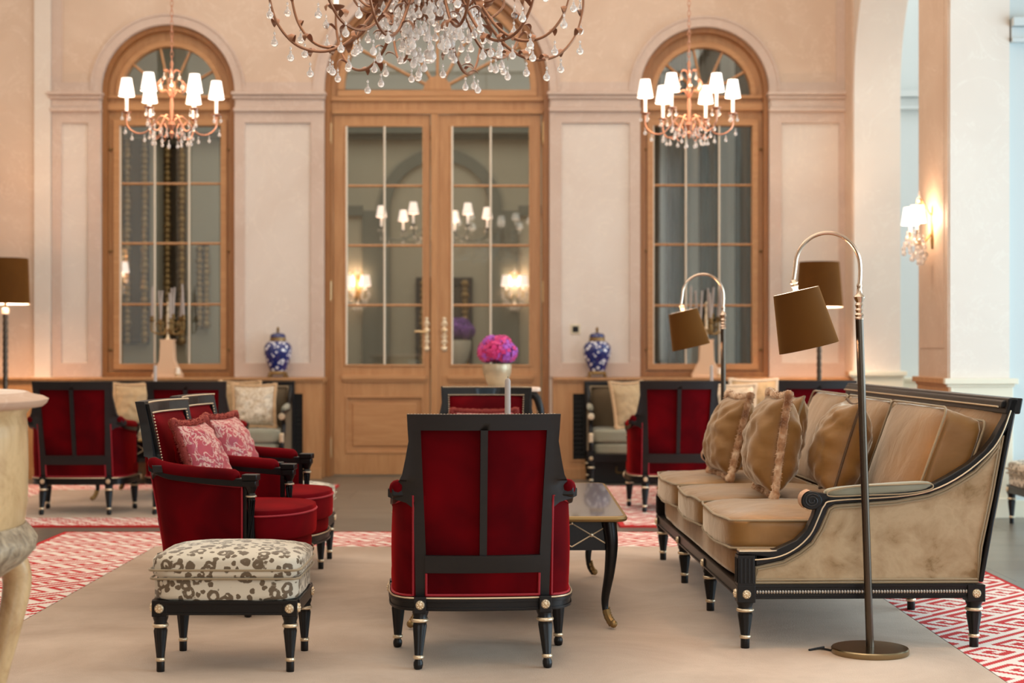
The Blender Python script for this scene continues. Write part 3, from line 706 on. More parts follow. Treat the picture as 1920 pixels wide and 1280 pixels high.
    m = MB(); rg = [(x, y, .2605) for x, y in sc(1.012)]; rear = [p for p in rg if p[1] < .17]
    i0 = 0
    m.tube([Vector(p) for p in rg], .0035, 6, closed=True); m.build('gilt_line', GILT, root)
    for s in (-1, 1):
        leg_mesh(root, s*.243, -.238, .215, tilt=(s*.010, -.035), r0=.030)
        leg_mesh(root, s*.333, .180, .215, tilt=(s*.004, .01), r0=.030)
        m = MB(); m.bx(s*.245-.024, s*.245+.024, -.272, -.235, .205, .268); o = m.build('corner_block', BLACK, root, smooth=0, bevel=.003); rosette(o, (s*.245, -.273, .238), REARM)
        m = MB(); m.bx(s*.345-.026, s*.345+.026, .19, .262, .205, .266); o = m.build('corner_block', BLACK, root, smooth=0, bevel=.003); rosette(o, (s*.345, .263, .236), FRONTM); rosette(o, (s*.372, .225, .236), RIGHTM if s > 0 else LEFTM)
    # seat cushion
    def seat(z0, z1, k, crown, rd):
        m = MB(); n = 12; rows = []
        for i in range(n+1):
            t = i/n; a = pi*t
            rad = k-rd*(1-sin(a)**.5); z = (z0+z1)/2-(z1-z0)/2*cos(a)
            rows.append((rad, z))
        L = len(ring); vs = []; fs = []
        for f_ in (.35, .8): vs += [(x*rows[0][0]*f_, (y-.06)*rows[0][0]*f_+.06, z0) for x, y in ring]
        for rad, z in rows: vs += [(x*rad, (y-.06)*rad+.06, z) for x, y in ring]
        for f_ in (.8, .5, .2): vs += [(x*rows[-1][0]*f_, (y-.06)*rows[-1][0]*f_+.06, z1+crown*(1-f_**2)) for x, y in ring]
        R_ = len(vs)//L
        for i in range(R_-1):
            for q_ in range(L): fs.append((i*L+q_, i*L+(q_+1) % L, (i+1)*L+(q_+1) % L, (i+1)*L+q_))
        fs += [tuple(range(L))[::-1], tuple((R_-1)*L+q_ for q_ in range(L))]
        return m.add(vs, fs), [(x*k*.995, (y-.06)*k*.995+.06) for x, y in ring]
    m, e = seat(.262, .345, .985, 0, .03); m.build('seat_base', RED, root, smooth=60)
    def seat2():
        # cushion sits between the arms, bulging at the front
        m, e = seat(.335, .47, .93, .02, .03)
        m.v = [(max(-.315, min(.315, x)) if y < .17 else x*.98, y+(.045 if y > .1 else 0)*min(1, (y-.1)/.1) if y > .1 else y+.05*0, z) for x, y, z in m.v]
        return m
    o = seat2().build('seat_cushion', RED, root, smooth=60)
    m = MB(); lp = [(max(-.317, min(.317, x*.93)) if (y-.06)*.93+.06 < .17 else x*.93*.98, ((y-.06)*.93+.06)+(.045*min(1, max(0, ((y-.06)*.93+.06-.1)/.1))), .445) for x, y in sc(1.0)]
    m.tube([Vector((x*1.0, y, z)) for x, y, z in lp], .005, 6, closed=True); m.build('seat_piping', RED_PIPE, o)
    return root
# ================================================================ pillows (local: lies in xz plane, thickness y, bottom edge at z=0)
def pillow_pt(u, v, side, w, h, t, seed=0, pinch=.10):
    a = 2*u-1; b = 2*v-1
    k = 1-pinch*(1-a*a)*1.0; k2 = 1-pinch*(1-b*b)
    x = w/2*a*(1-pinch*(1-b*b)*.9); z = h/2*b*(1-pinch*(1-a*a)*.9)
    e = max(0, (1-abs(a)**2.8))*max(0, (1-abs(b)**2.8))
    wr = .010*(noise.noise(Vector((a*2.2+seed, b*3.1, side*3)))*1.0 + .7*noise.noise(Vector((a*6+seed, b*5, side*5+1))))
    # radial gathers near the corners
    wr += .006*sin((a-b)*14+seed)*abs(a*b)
    y = side*(t/2*e**.62*(1.08-.2*v) + 1.5*wr*min(1, e*4))
    return (x, y, z+h/2)
def make_pillow(name, mats, w, h, t, trim='pipe', seed=0, label='', group=None, cat='cushion', trim_mat=None, piece='cover'):
    root = empty(name, label=label, cat=cat, group=group)
    m = MB(); n = 26
    for k, side in enumerate((-1, 1)): m.grid(lambda u, v: pillow_pt(u, v, side, w, h, t, seed), n, n, mat=k if isinstance(mats, (list, tuple)) else 0)
    m.build(piece, mats, root, smooth=80)
    per = []
    for k in range(28): per.append(pillow_pt(k/28, 0, 0, w, h, t))
    for k in range(28): per.append(pillow_pt(1, k/28, 0, w, h, t))
    for k in range(28): per.append(pillow_pt(1-k/28, 1, 0, w, h, t))
    for k in range(28): per.append(pillow_pt(0, 1-k/28, 0, w, h, t))
    per = [Vector(p) for p in per]
    m = MB()
    if trim == 'pipe': m.tube(per, .006, 8, closed=True); m.build('piping', trim_mat or PIPE_G, root)
    else:
        R = .017 if trim == 'fur' else .014; rng = random.Random(seed)
        C0 = Vector((0, 0, h/2))
        ext = [p+(p-C0).normalized()*R*.7 for p in per]
        m.tube(ext, [R*(.85+.3*rng.random())*(1.25 if i % 28 in (0, 1, 27) else 1) for i in range(len(ext))], 10, closed=True)
        for i in range(3500 if trim == 'fur' else 500):
            k = rng.random()*len(ext); i0 = int(k); f = k-i0; p = ext[i0]*(1-f)+ext[(i0+1) % len(ext)]*f
            d = Vector((rng.gauss(0, 1), rng.gauss(0, 1), rng.gauss(0, 1))); d.normalize(); L = R*(1.3+.5*rng.random()); q_ = p+d*R*.5
            e1 = d.orthogonal().normalized()*.003; e2 = d.cross(e1).normalized()*.003
            b = len(m.v); tip = p+d*L+Vector((0, 0, -.003))
            m.v += [tuple(q_+e1), tuple(q_-e1*.5+e2), tuple(q_-e1*.5-e2), tuple(tip)]; m.f += [(b, b+1, b+3), (b+1, b+2, b+3), (b+2, b, b+3)]; m.m += [0]*3
        m.build('fur_trim', trim_mat or FUR, root, smooth=80)
    return root
def pose(o, loc, yaw, lean=0, roll=0):
    """yaw about z of the pillow's facing, lean tips the top backwards (+y local), roll in its own plane"""
    M = Matrix.Translation(loc) @ Matrix.Rotation(yaw, 4, 'Z') @ Matrix.Rotation(-lean, 4, 'X') @ Matrix.Rotation(roll, 4, 'Y')
    o.matrix_world = M; o.location = M.to_translation(); o.rotation_euler = M.to_euler(); return o
# ---------------------------------------------------------------- armchairs
A0 = make_armchair()
A0.scale = (.955, .955, 1); A0.location = (-.124, 6.22, RZ); A0.rotation_euler = (0, 0, radians(3.5))
A0['label'] = 'red velvet armchair seen squarely from behind in the centre foreground'; A0['group'] = 'dark red velvet armchairs'
del A0['group']
def chair(x, y, deg, label): return dup(A0, (x, y, RZ), radians(deg), label)
chair(-1.31, 7.43, -97, 'nearest of the two red armchairs turned sideways, just behind the leopard stool')
chair(-1.315, 8.17, -96, 'second sideways red armchair, between the nearest sideways one and the far stool')
chair(-.17, 9.62, 178, 'red armchair facing the camera behind the coffee table, mostly hidden')
chair(-3.11, 11.65, 0, 'red armchair seen from behind at far left, beside the marble-topped commode')
chair(-2.31, 11.68, 0, 'red armchair seen from behind in the left background, behind the sideways pair')
chair(1.20, 11.83, 0, 'red armchair seen from behind, left of the mid floor lamp pole')
chair(2.22, 11.95, 0, 'red armchair seen from behind, only its top showing over the big sofa')
# red scatter cushions
SEATZ = .49+RZ
pk = (PINK_DAM, RED_FUR)
def red_pillow(x, y, yaw, lean, seed, label, PH=.38):
    o = make_pillow('scatter_cushion', [PINK_DAM, RED], .38, PH, .19, 'fur', seed, label, None, trim_mat=RED_FUR)
    return pose(o, (x, y, SEATZ), yaw, lean)
# facing +x : local -y (printed side) must point to +x and to the camera
red_pillow(-1.37, 7.40, radians(90-10), radians(20), 3, 'pink patterned cushion with rust plush trim on the nearest sideways red armchair')
red_pillow(-1.35, 8.14, radians(90-12), radians(22), 5, 'pink patterned cushion with plush trim on the second sideways red armchair')
o = red_pillow(-.17, 9.72, radians(0), radians(20), 8, 'red cushion peeping over the front chair, on the armchair facing the camera', .33)
# ================================================================ stool
def make_stool():
    root = empty('footstool', label='x', cat='stool')
    W_, D_ = .275, .225
    m = MB(); 
    m.rbox((0, 0, .305), (W_, D_, .045), 14, 9); o = m.build('seat_box', LEO, root, smooth=60)
    m = MB(); m.rbox((0, 0, .385), (W_+.012, D_+.012, .042), 9, 10, crown=.028); c_ = m.build('seat_cushion', LEO, root, smooth=60)
    for z, e in ((.378, .014), (.346, .010)):
        m = MB(); a, b = W_+e, D_+e; cr = .03
        lp = []
        for cx_, cy_, a0 in ((a-cr, b-cr, 0), (-a+cr, b-cr, pi/2), (-a+cr, -b+cr, pi), (a-cr, -b+cr, 3*pi/2)):
            lp += [Vector((cx_+cr*cos(a0+pi/2*k/5), cy_+cr*sin(a0+pi/2*k/5), z)) for k in range(6)]
        m.tube(lp, .0045, 6, closed=True); m.build('piping', PIPE_G, c_)
    m = MB()
    for s in (-1, 1):
        m.bx(-W_+.03, W_-.03, s*(D_-.012)-.014, s*(D_-.012)+.014, .212, .262); m.bx(s*(W_-.012)-.014, s*(W_-.012)+.014, -D_+.03, D_-.03, .212, .262)
        m.bx(-W_+.03, W_-.03, s*(D_-.006)-.012, s*(D_-.006)+.012, .212, .220); m.bx(-W_+.03, W_-.03, s*(D_-.004)-.012, s*(D_-.004)+.012, .252, .264)
        m.bx(s*(W_-.004)-.012, s*(W_-.004)+.012, -D_+.03, D_-.03, .252, .264)
    m.build('seat_rail', BLACK, root, smooth=0, bevel=.002)
    for sx in (-1, 1):
        for sy in (-1, 1):
            x, y = sx*(W_-.027), sy*(D_-.022)
            m = MB(); m.bx(x-.029, x+.029, y-.026, y+.026, .205, .266); b_ = m.build('corner_block', BLACK, root, smooth=0, bevel=.003)
            rosette(b_, (x, y+sy*.027, .236), FRONTM if sy > 0 else REARM); rosette(b_, (x+sx*.030, y, .236), RIGHTM if sx > 0 else LEFTM)
            leg_mesh(root, x, y, .207, r0=.027, r1=.0155, ball=False)
    return root
ST = make_stool(); ST.scale = (.965, 1, 1); ST.location = (-1.058, 6.11, RZ); ST['label'] = 'leopard print footstool in the left foreground'
dup(ST, (-1.27, 8.83, RZ), 0, 'leopard print footstool half hidden behind the second sideways red armchair')
dup(ST, (3.66, 10.75, 0), 0, 'leopard print stool cut off by the right edge, beyond the big sofa')
# ================================================================ big sofa (local: origin near front leg, +x back, +y along)
def make_sofa(L):
    root = empty('sofa', label='x', cat='sofa')
    T = .06
    frame = [(-.022, .385), (.06, .386), (.127, .394), (.207, .430), (.25, .472), (.275, .525), (.285, .558), (.292, .585), (.33, .602), (.45, .610), (.6, .622), (.74, .643), (.82, .685), (.90, .733), (.96, .785), (1.0, .835), (1.045, .913), (1.068, .993), (1.097, .993), (1.09, .96), (1.05, .76), (1.0, .50), (.957, .262), (.938, .262), (.975, .45), (1.022, .70), (1.050, .865), (1.01, .805), (.972, .760), (.92, .708), (.862, .671), (.80, .637), (.738, .613), (.606, .590), (.45, .579), (.36, .573), (.335, .558), (.318, .52), (.300, .478), (.267, .425), (.22, .388), (.155, .352), (.045, .328), (.043, .372), (-.022, .372)]
    panel = [(.045, .256), (.938, .256), (.957, .40), (1.0, .60), (1.045, .845), (1.01, .805), (.972, .758), (.92, .706), (.862, .669), (.80, .635), (.738, .611), (.606, .588), (.45, .577), (.36, .571), (.335, .556), (.318, .518), (.300, .476), (.267, .423), (.22, .386), (.155, .350), (.045, .326)]
    for y0, sg, nm in ((0, 1, 'near'), (L, -1, 'far')):
        ya, yb2 = y0-sg*.030, y0+sg*.030
        o = MB().prism([frame], ya, yb2, plane='xz').build('arm_frame', BLACK, root, smooth=30, bevel=.005)
        # gilt fillet along inner edge of frame
        m = MB(); fl = smooth_path([(x, ya-sg*.001, z) for x, z in [(.0, .352), (.12, .362), (.20, .395), (.262, .452), (.295, .520), (.318, .568), (.36, .588), (.606, .603), (.745, .627), (.87, .688), (.98, .778), (1.03, .85), (1.066, .945)]], 4)
        m.tube(fl, .003, 6); m.build('gilt_line', GILT, o)
        m = MB(); m.prism([panel], y0-sg*.018, y0+sg*.035, plane='xz'); p_ = m.build('arm_panel', SUEDE, root, smooth=30)
        m = MB(); pl = [Vector((x, y0-sg*.021, z)) for x, z in panel]; ctr = Vector((.55, 0, .42))
        for kk in (0, .011):
            lp = []
            for i in range(len(panel)):
                a = Vector((*panel[i-1], 0)); b = Vector((*panel[i], 0)); c_ = Vector((*panel[(i+1) % len(panel)], 0))
                t = (c_-a).normalized(); nn = Vector((-t.y, t.x, 0)); lp.append(Vector((b.x+nn.x*(.006+kk), y0-sg*.022, b.y+nn.y*(.006+kk))))
            m.tube(lp, .0042, 6, closed=True)
        m.build('double_piping', PIPE_G, p_)
        # scroll
        m = MB()
        RX = Matrix.Translation((.268, y0, .588)) @ Matrix.Rotation(pi/2, 4, 'X')
        m.lathe([(.034, -.036), (.036, -.033), (.036, .033), (.034, .036)], 28, M=RX, sx=1.15)
        m.prism([[(.27, .558), (.34, .572), (.34, .612), (.27, .624)]], ya, yb2, plane='xz')
        s_ = m.build('arm_scroll', BLACK, root, smooth=40, bevel=.002)
        for e in (-1, 1):
            m = MB(); m.tube([(.268+(.028-.022*k/30)*1.1*cos(.6+k*.42), y0+e*.038, .588+(.028-.022*k/30)*sin(.6+k*.42)) for k in range(31)], .0035, 6)
            m.build('scroll_carving', BLACK_DULL, s_)
        m = MB(); m.grid(lambda u, v: (.268-.043*sin(pi*(.05+.9*u)), y0-.034+.068*v, .588+.041*cos(pi*(.05+.9*u))), 12, 4); m.grid(lambda u, v: (.268-.034*sin(pi*(.05+.9*u)), y0-.034+.068*v, .588+.034*cos(pi*(.05+.9*u))), 12, 4)
        m.build('gilt_leaf', plain('worn gilding', srgb(206,168,140), .5, .4).m if nm == 'near' else bpy.data.materials['worn gilding'], s_)
        m = MB(); m.bx(-.02, .13, ya, yb2, .386, .392); m.build('gilt_edge', GILT, o)
        # pad
        m = MB(); m.rbox((.54, y0, .632), (.215, .040, .020), 4, 8, fn=lambda v: Vector((v.x, v.y, v.z+.07*(v.x-.54)))); pd = m.build('arm_pad', GREY_VEL, root, smooth=60)
        m = MB(); m.tube([Vector((.54+.212*(abs(cos(a))**.55)*(1 if cos(a) > 0 else -1), y0-sg*.039, .630+.07*.212*cos(a)+.019*(abs(sin(a))**.7)*(1 if sin(a) > 0 else -1))) for a in [2*pi*k/40 for k in range(40)]], .003, 6, closed=True); m.build('pad_piping', PIPE_G, pd)
        # inner arm upholstery
        MB().prism([panel], y0+sg*.030, y0+sg*.07, plane='xz').build('inner_arm_pad', GOLDV, root, smooth=30)
        # side rail
        m = MB(); m.bx(.03, .92, ya+sg*.004, yb2, .20, .256); m.bx(.03, .92, ya, yb2, .243, .256); m.bx(.03, .92, ya, yb2, .198, .206)
        r_ = m.build('side_rail', BLACK, root, smooth=0, bevel=.002)
        m = MB()
        for k in range(76):
            x = .052+k*.0113; m.lathe([(.0001, .006), (.0045, .004), (.0055, 0)], 8, M=Matrix.Translation((x, ya+sg*.003, .226)) @ Matrix.Rotation(pi/2*sg, 4, 'X'), sy=1.5)
        m.build('beading', plain('blackened silver', srgb(170,160,148), .35, .8).m if nm == 'near' else bpy.data.materials['blackened silver'], r_)
        # front fluted block, corner blocks
        for x, z0, z1, nmz in ((.008, .25, .372, 'front_post'),):
            m = MB(); m.bx(x-.034, x+.034, y0-.034, y0+.034, z0, z1)
            for k in range(4):
                xx = x-.024+k*.016; m.bx(xx-.003, xx+.003, y0-sg*.034, y0-sg*.0375, z0+.012, z1-.012); m.bx(x-.0375, x-.034, y0-.024+k*.016-.003, y0-.024+k*.016+.003, z0+.012, z1-.012)
            m.build(nmz, BLACK, root, smooth=0, bevel=.003)
        for x in (.008, .927):
            m = MB(); m.bx(x-.036, x+.036, y0-.036, y0+.036, .184, .252); b_ = m.build('corner_block', BLACK, root, smooth=0, bevel=.003)
            rosette(b_, (x, y0-sg*.037, .218), REARM if sg > 0 else FRONTM)
            if x < .1: rosette(b_, (x-.037, y0, .218), LEFTM)
    for y in (0, L*.342, L*.665, L):
        leg_mesh(root, .008, y, .188, r0=.031, r1=.018, ball=False, tilt=(0, 0))
        leg_mesh(root, .927, y, .188, r0=.031, r1=.018, ball=False)
        if 0 < y < L:
            m = MB(); m.bx(-.026, .03, y-.03, y+.03, .184, .252); b_ = m.build('corner_block', BLACK, root, smooth=0, bevel=.003); rosette(b_, (-.027, y, .218), LEFTM)
            m = MB(); m.bx(.90, .955, y-.03, y+.03, .184, .252); m.build('corner_block', BLACK, root, smooth=0, bevel=.003)
    m = MB(); m.bx(-.02, .03, .03, L-.03, .20, .252); m.bx(-.026, .03, .03, L-.03, .243, .254); m.bx(-.026, .03, .03, L-.03, .198, .206); m.bx(.90, .95, .03, L-.03, .20, .256)
    m.build('seat_rail', BLACK, root, smooth=0, bevel=.002)
    m = MB(); m.rbox((.44, L/2, .315), (.455, L/2-.035, .062), 14, 12); m.build('seat_deck', GOLDV, root, smooth=60)
    # back: frame and upholstery
    def bk(z): return .945+(z-.262)*.195
    m = MB(); m.prism([[(bk(.262), .262), (bk(.262)+.03, .262), (bk(.99)+.03, .99), (bk(.99), .99)]], .03, L-.03, plane='xz'); m.build('back_panel', SUEDE, root, smooth=0)
    m = MB(); m.prism([[(bk(.93)-.03, .93), (bk(.93)+.03, .93), (bk(.993)+.03, .993), (bk(.993)-.03, .993)]], -.03, L+.03, plane='xz')
    m.prism([[(bk(.95)-.045, .955), (bk(.95)-.02, .95), (bk(.98)-.02, .985), (bk(.98)-.042, .982)]], 0, L, plane='xz')
    o = m.build('top_rail', BLACK, root, smooth=0, bevel=.006)
    m = MB(); m.tube([(bk(.95)-.048, .02, .958), (bk(.95)-.048, L-.02, .958)], .004, 6); m.build('gilt_line', GILT, o)
    m = MB(); m.grid(lambda u, v: (bk(.40+.54*v)-.02-.05*((1-abs(2*u-1)**8)*(1-abs(2*v-1)**4))**.5, .04+(L-.08)*u, .40+.545*v), 24, 10); m.build('inner_back_pad', GOLDV, root, smooth=60)
    # cushions
    Wc = (L-.14)/3
    for k in range(3):
        yc = .07+Wc*(k+.5)
        def fn(v, k=k, yc=yc):
            a = (v.y-yc)/(Wc/2); b = (v.x-.31)/.36
            z = v.z + .008*noise.noise(Vector((v.x*6+k*4, v.y*5, v.z*8)))
            x = v.x - (.030*(1-a*a) if v.x < 0 else 0)
            z += .004*sin(v.y*46+v.x*5)*(1 if v.x < .0 else .15)*(1-abs(a)**4)
            return Vector((x, v.y, z))
        m = MB(); m.rbox((.315, yc, .44), (.345, Wc/2-.003, .066), 11, 14, crown=.022, fn=fn); c_ = m.build('seat_cushion', GOLDV, root, smooth=70)
        for zz, e in ((.497, 1), (.385, -1)):
            m = MB(); lp = []
            a, b, cr = .343, Wc/2-.003, .035
            for cx_, cy_, a0 in ((a-cr, b-cr, 0), (-a+cr, b-cr, pi/2), (-a+cr, -b+cr, pi), (a-cr, -b+cr, 3*pi/2)):
                lp += [(cx_+cr*cos(a0+pi/2*i/4), cy_+cr*sin(a0+pi/2*i/4)) for i in range(5)]
                if a0 == pi/2: lp += [(-a, b*(1-t)) for t in (.25, .5, .75, 1, 1.25, 1.5, 1.75)]
            m.tube([fn(Vector((.315+x, yc+y, zz))) for x, y in lp], .005, 6, closed=True); m.build('piping', PIPE_G, c_)
        # back cushion: leaning box
        ang = atan2(.16, .45)
        T2 = Matrix.Translation((.765, yc, .48)) @ Matrix.Rotation(ang, 4, 'Y')
        def fb(v, k=k, yc=yc):
            e = (1-min(1, abs(v.y)/(Wc/2))**3)*(1-min(1, abs(v.z-.235)/.24)**3)
            if v.x < 0: v.x -= .035*e
            v.x += .006*noise.noise(Vector((v.y*5+k*3, v.z*6, 1.7)))
            v.z += .015*sin(v.y*4)*0
            return v
        m = MB(); q = MB(); q.rbox((0, 0, .235), (.085, Wc/2-.004, .238), 12, 14, fn=fb); m.add(q.v, q.f, 0, T2); c_ = m.build('back_cushion', GOLDV, root, smooth=70)
        for xs in (-.084, .084):
            m = MB(); lp = []; a, b, cr = Wc/2-.005, .237, .035
            for cx_, cy_, a0 in ((a-cr, b-cr, 0), (-a+cr, b-cr, pi/2), (-a+cr, -b+cr, pi), (a-cr, -b+cr, 3*pi/2)):
                lp += [(cx_+cr*cos(a0+pi/2*i/4), cy_+cr*sin(a0+pi/2*i/4)) for i in range(5)]
            m.tube([T2 @ fb(Vector((xs, x, .235+y))) for x, y in lp], .005, 6, closed=True); m.build('piping', PIPE_G, c_)
    return root
SOFA = make_sofa(2.63); SOFA.location = (.920, 6.37, RZ); SOFA.rotation_euler = (0, 0, radians(1.7))
SOFA['label'] = 'large bronze velvet three-seat sofa with carved black frame at right'
def sofa_pt(u, v, z): 
    p = Matrix.Translation(SOFA.location) @ Matrix.Rotation(radians(1.7), 4, 'Z') @ Vector((u, v, z)); return p
# scatter pillows on the big sofa; printed/front side faces -x
def sp(u, v, yaw, lean, trim, seed, label, w=.50, h=.47, t=.27, tm=None, roll=0):
    o = make_pillow('scatter_cushion', GOLDV, w, h, t, trim, seed, label, None, trim_mat=tm)
    p = sofa_pt(u, v, .535); return pose(o, p, radians(-90+yaw), radians(lean), radians(roll))
DPIPE = plain('dark piping', srgb(84,60,36), .6).m
sp(.27, .96, 1, 8, 'fur', 21, 'bronze cushion with brown fur trim, the one standing furthest forward on the sofa', w=.47, h=.45, t=.25)
sp(.53, 0.88, -4, 17, 'pipe', 22, 'bronze piped cushion nearest the lamp pole on the big sofa', tm=DPIPE, w=.46, h=.44, t=.25)
sp(.22, 1.95, 6, 14, 'fur', 23, 'bronze fur-trimmed cushion at the far end of the big sofa, leaning furthest left', w=.45, h=.42, t=.22)
sp(.48, 1.88, 2, 16, 'pipe', 24, 'bronze piped cushion half hidden between the fur-trimmed cushions on the big sofa', tm=PIPE_G, w=.45, h=.43, t=.20)
# ================================================================ coffee table
def cabriole(parent, x, y, H, sx, sy, gilt=True):
    path = smooth_path([(x, y, H), (x+sx*.012, y+sy*.012, H-.10), (x+sx*.004, y+sy*.004, H-.22), (x-sx*.014, y-sy*.014, H-.34), (x-sx*.008, y-sy*.008, .05), (x+sx*.012, y+sy*.012, .012)], 5)
    n = len(path); r = [(.034 if i < 2 else .034-.020*min(1, (i/n)*1.5)) for i in range(n)]
    m = MB(); m.tube(path, r, 10); o = m.build('leg', BLACK, parent, smooth=60)
    if gilt:
        m = MB(); k = int(n*.72); m.tube([p+Vector((sx*.003, sy*.003, 0)) for p in path[k:]], [r[i]*1.12+.002*(i % 2) for i in range(k, n)], 8)
        m.ball(tuple(path[-1]+Vector((sx*.008, sy*.008, .002))), .017, 10, 6)
        for i in range(k, n-2): m.ball(tuple(path[i]+Vector((sx*.016, -sy*.012, .005))), .006, 6, 4)
        m.build('gilt_shoe', OLD_GILT, o)
    return o
def make_table(w, d, h, label):
    root = empty('coffee_table', label=label, cat='table')
    def rr(a, b, cr=.05, n=5):
        lp = []
        for cx_, cy_, a0 in ((a-cr, b-cr, 0), (-a+cr, b-cr, pi/2), (-a+cr, -b+cr, pi), (a-cr, -b+cr, 3*pi/2)):
            lp += [(cx_+cr*cos(a0+pi/2*i/n), cy_+cr*sin(a0+pi/2*i/n)) for i in range(n+1)]
        return lp
    tp = MB().prism([rr(w/2-.005, d/2-.005)], h-.012, h, plane='xy').build('tabletop', bpy.data.materials['aged black lacquer'], root, smooth=30)
    m = MB(); m.tube([Vector((x, y, h-.012)) for x, y in rr(w/2, d/2)], .0125, 8, closed=True); m.build('gilt_edge', OLD_GILT, tp)
    a, b = w/2-.055, d/2-.055
    m = MB(); m.prism([rr(a, b, .03), rr(a-.03, b-.03, .02)], h-.15, h-.024, plane='xy')
    o = m.build('apron', BLACK, root, smooth=30)
    m = MB(); zt, zb_ = h-.035, h-.135
    def lattice(p0, p1, nv, off):
        L = (Vector(p1)-Vector(p0)).length; n = max(2, int(round(L/.17)))
        for k in range(n):
            A = Vector(p0).lerp(Vector(p1), k/n); B = Vector(p0).lerp(Vector(p1), (k+1)/n)
            for q1, q2 in (((A.x, A.y, zt), (B.x, B.y, zb_)), ((A.x, A.y, zb_), (B.x, B.y, zt))): m.tube([Vector(q1)+off, Vector(q2)+off], .003, 6)
            c_ = (A+B)/2; m.ball((c_.x+off.x, c_.y+off.y, (zt+zb_)/2), .009, 8, 5); m.ball((A.x+off.x, A.y+off.y, zt), .007, 8, 5)
    for s in (-1, 1):
        lattice((-a, s*b, 0), (a, s*b, 0), 0, Vector((0, s*.002, 0))); lattice((s*a, -b, 0), (s*a, b, 0), 0, Vector((s*.002, 0, 0)))
    m.build('gilt_lattice', GILT, o)
    for sx in (-1, 1):
        for sy in (-1, 1): cabriole(root, sx*(a-.012), sy*(b-.012), h-.022, sx, sy)
    return root
q = plain('aged black lacquer', srgb(44,40,36), .22, 0, .5); v = q.coord((1, 12, 1)); q.l(q.ramp(q.noise(v, 6, 5, .6), [(.4, srgb(38,34,30)), (.7, srgb(66,58,48))]), q.b.inputs['Base Color'])
CT = make_table(.955, 1.66, .475, 'black coffee table with gilded edge behind the centre red armchair'); CT.location = (0.0, 7.57, RZ+.009)
def make_candle(h, label):
    root = empty('candlestick', label=label, cat='candle')
    m = MB(); m.lathe([(.05, 0), (.052, .006), (.02, .016), (.012, .04), (.016, .06), (.011, .09), (.02, .115), (.024, .12), (.016, .13)], 20); m.build('holder', OLD_GILT, root)
    m = MB(); m.lathe([(.0145, .125), (.0135, h-.012), (.009, h-.002), (.003, h)], 16); c_ = m.build('candle', WAX, root)
    m = MB(); m.tube([(0, 0, h-.002), (.001, 0, h+.010)], .0012, 5); m.build('wick', DARK, c_)
    return root
CZ = .475+RZ+.010
K = make_candle(.565, 'tall grey candle rising behind the centre red armchair'); K.location = (X_(952, 400), 7.5, CZ)
TL = make_table(.9, 1.0, .475, 'black coffee table hidden behind the far left pair of red armchairs'); TL.location = (-2.85, 12.85, RZ+.009)
TR = dup(TL, (1.62, 12.85, RZ+.009), 0, 'black coffee table hidden behind the far right pair of red armchairs')
dup(K, (X_(291, 234), 12.82, CZ), 0, 'grey candle in front of the left window, over the far armchair')
dup(K, (X_(1334, 234), 12.82, CZ), 0, 'grey candle in front of the right window, left of the mid lamp pole')
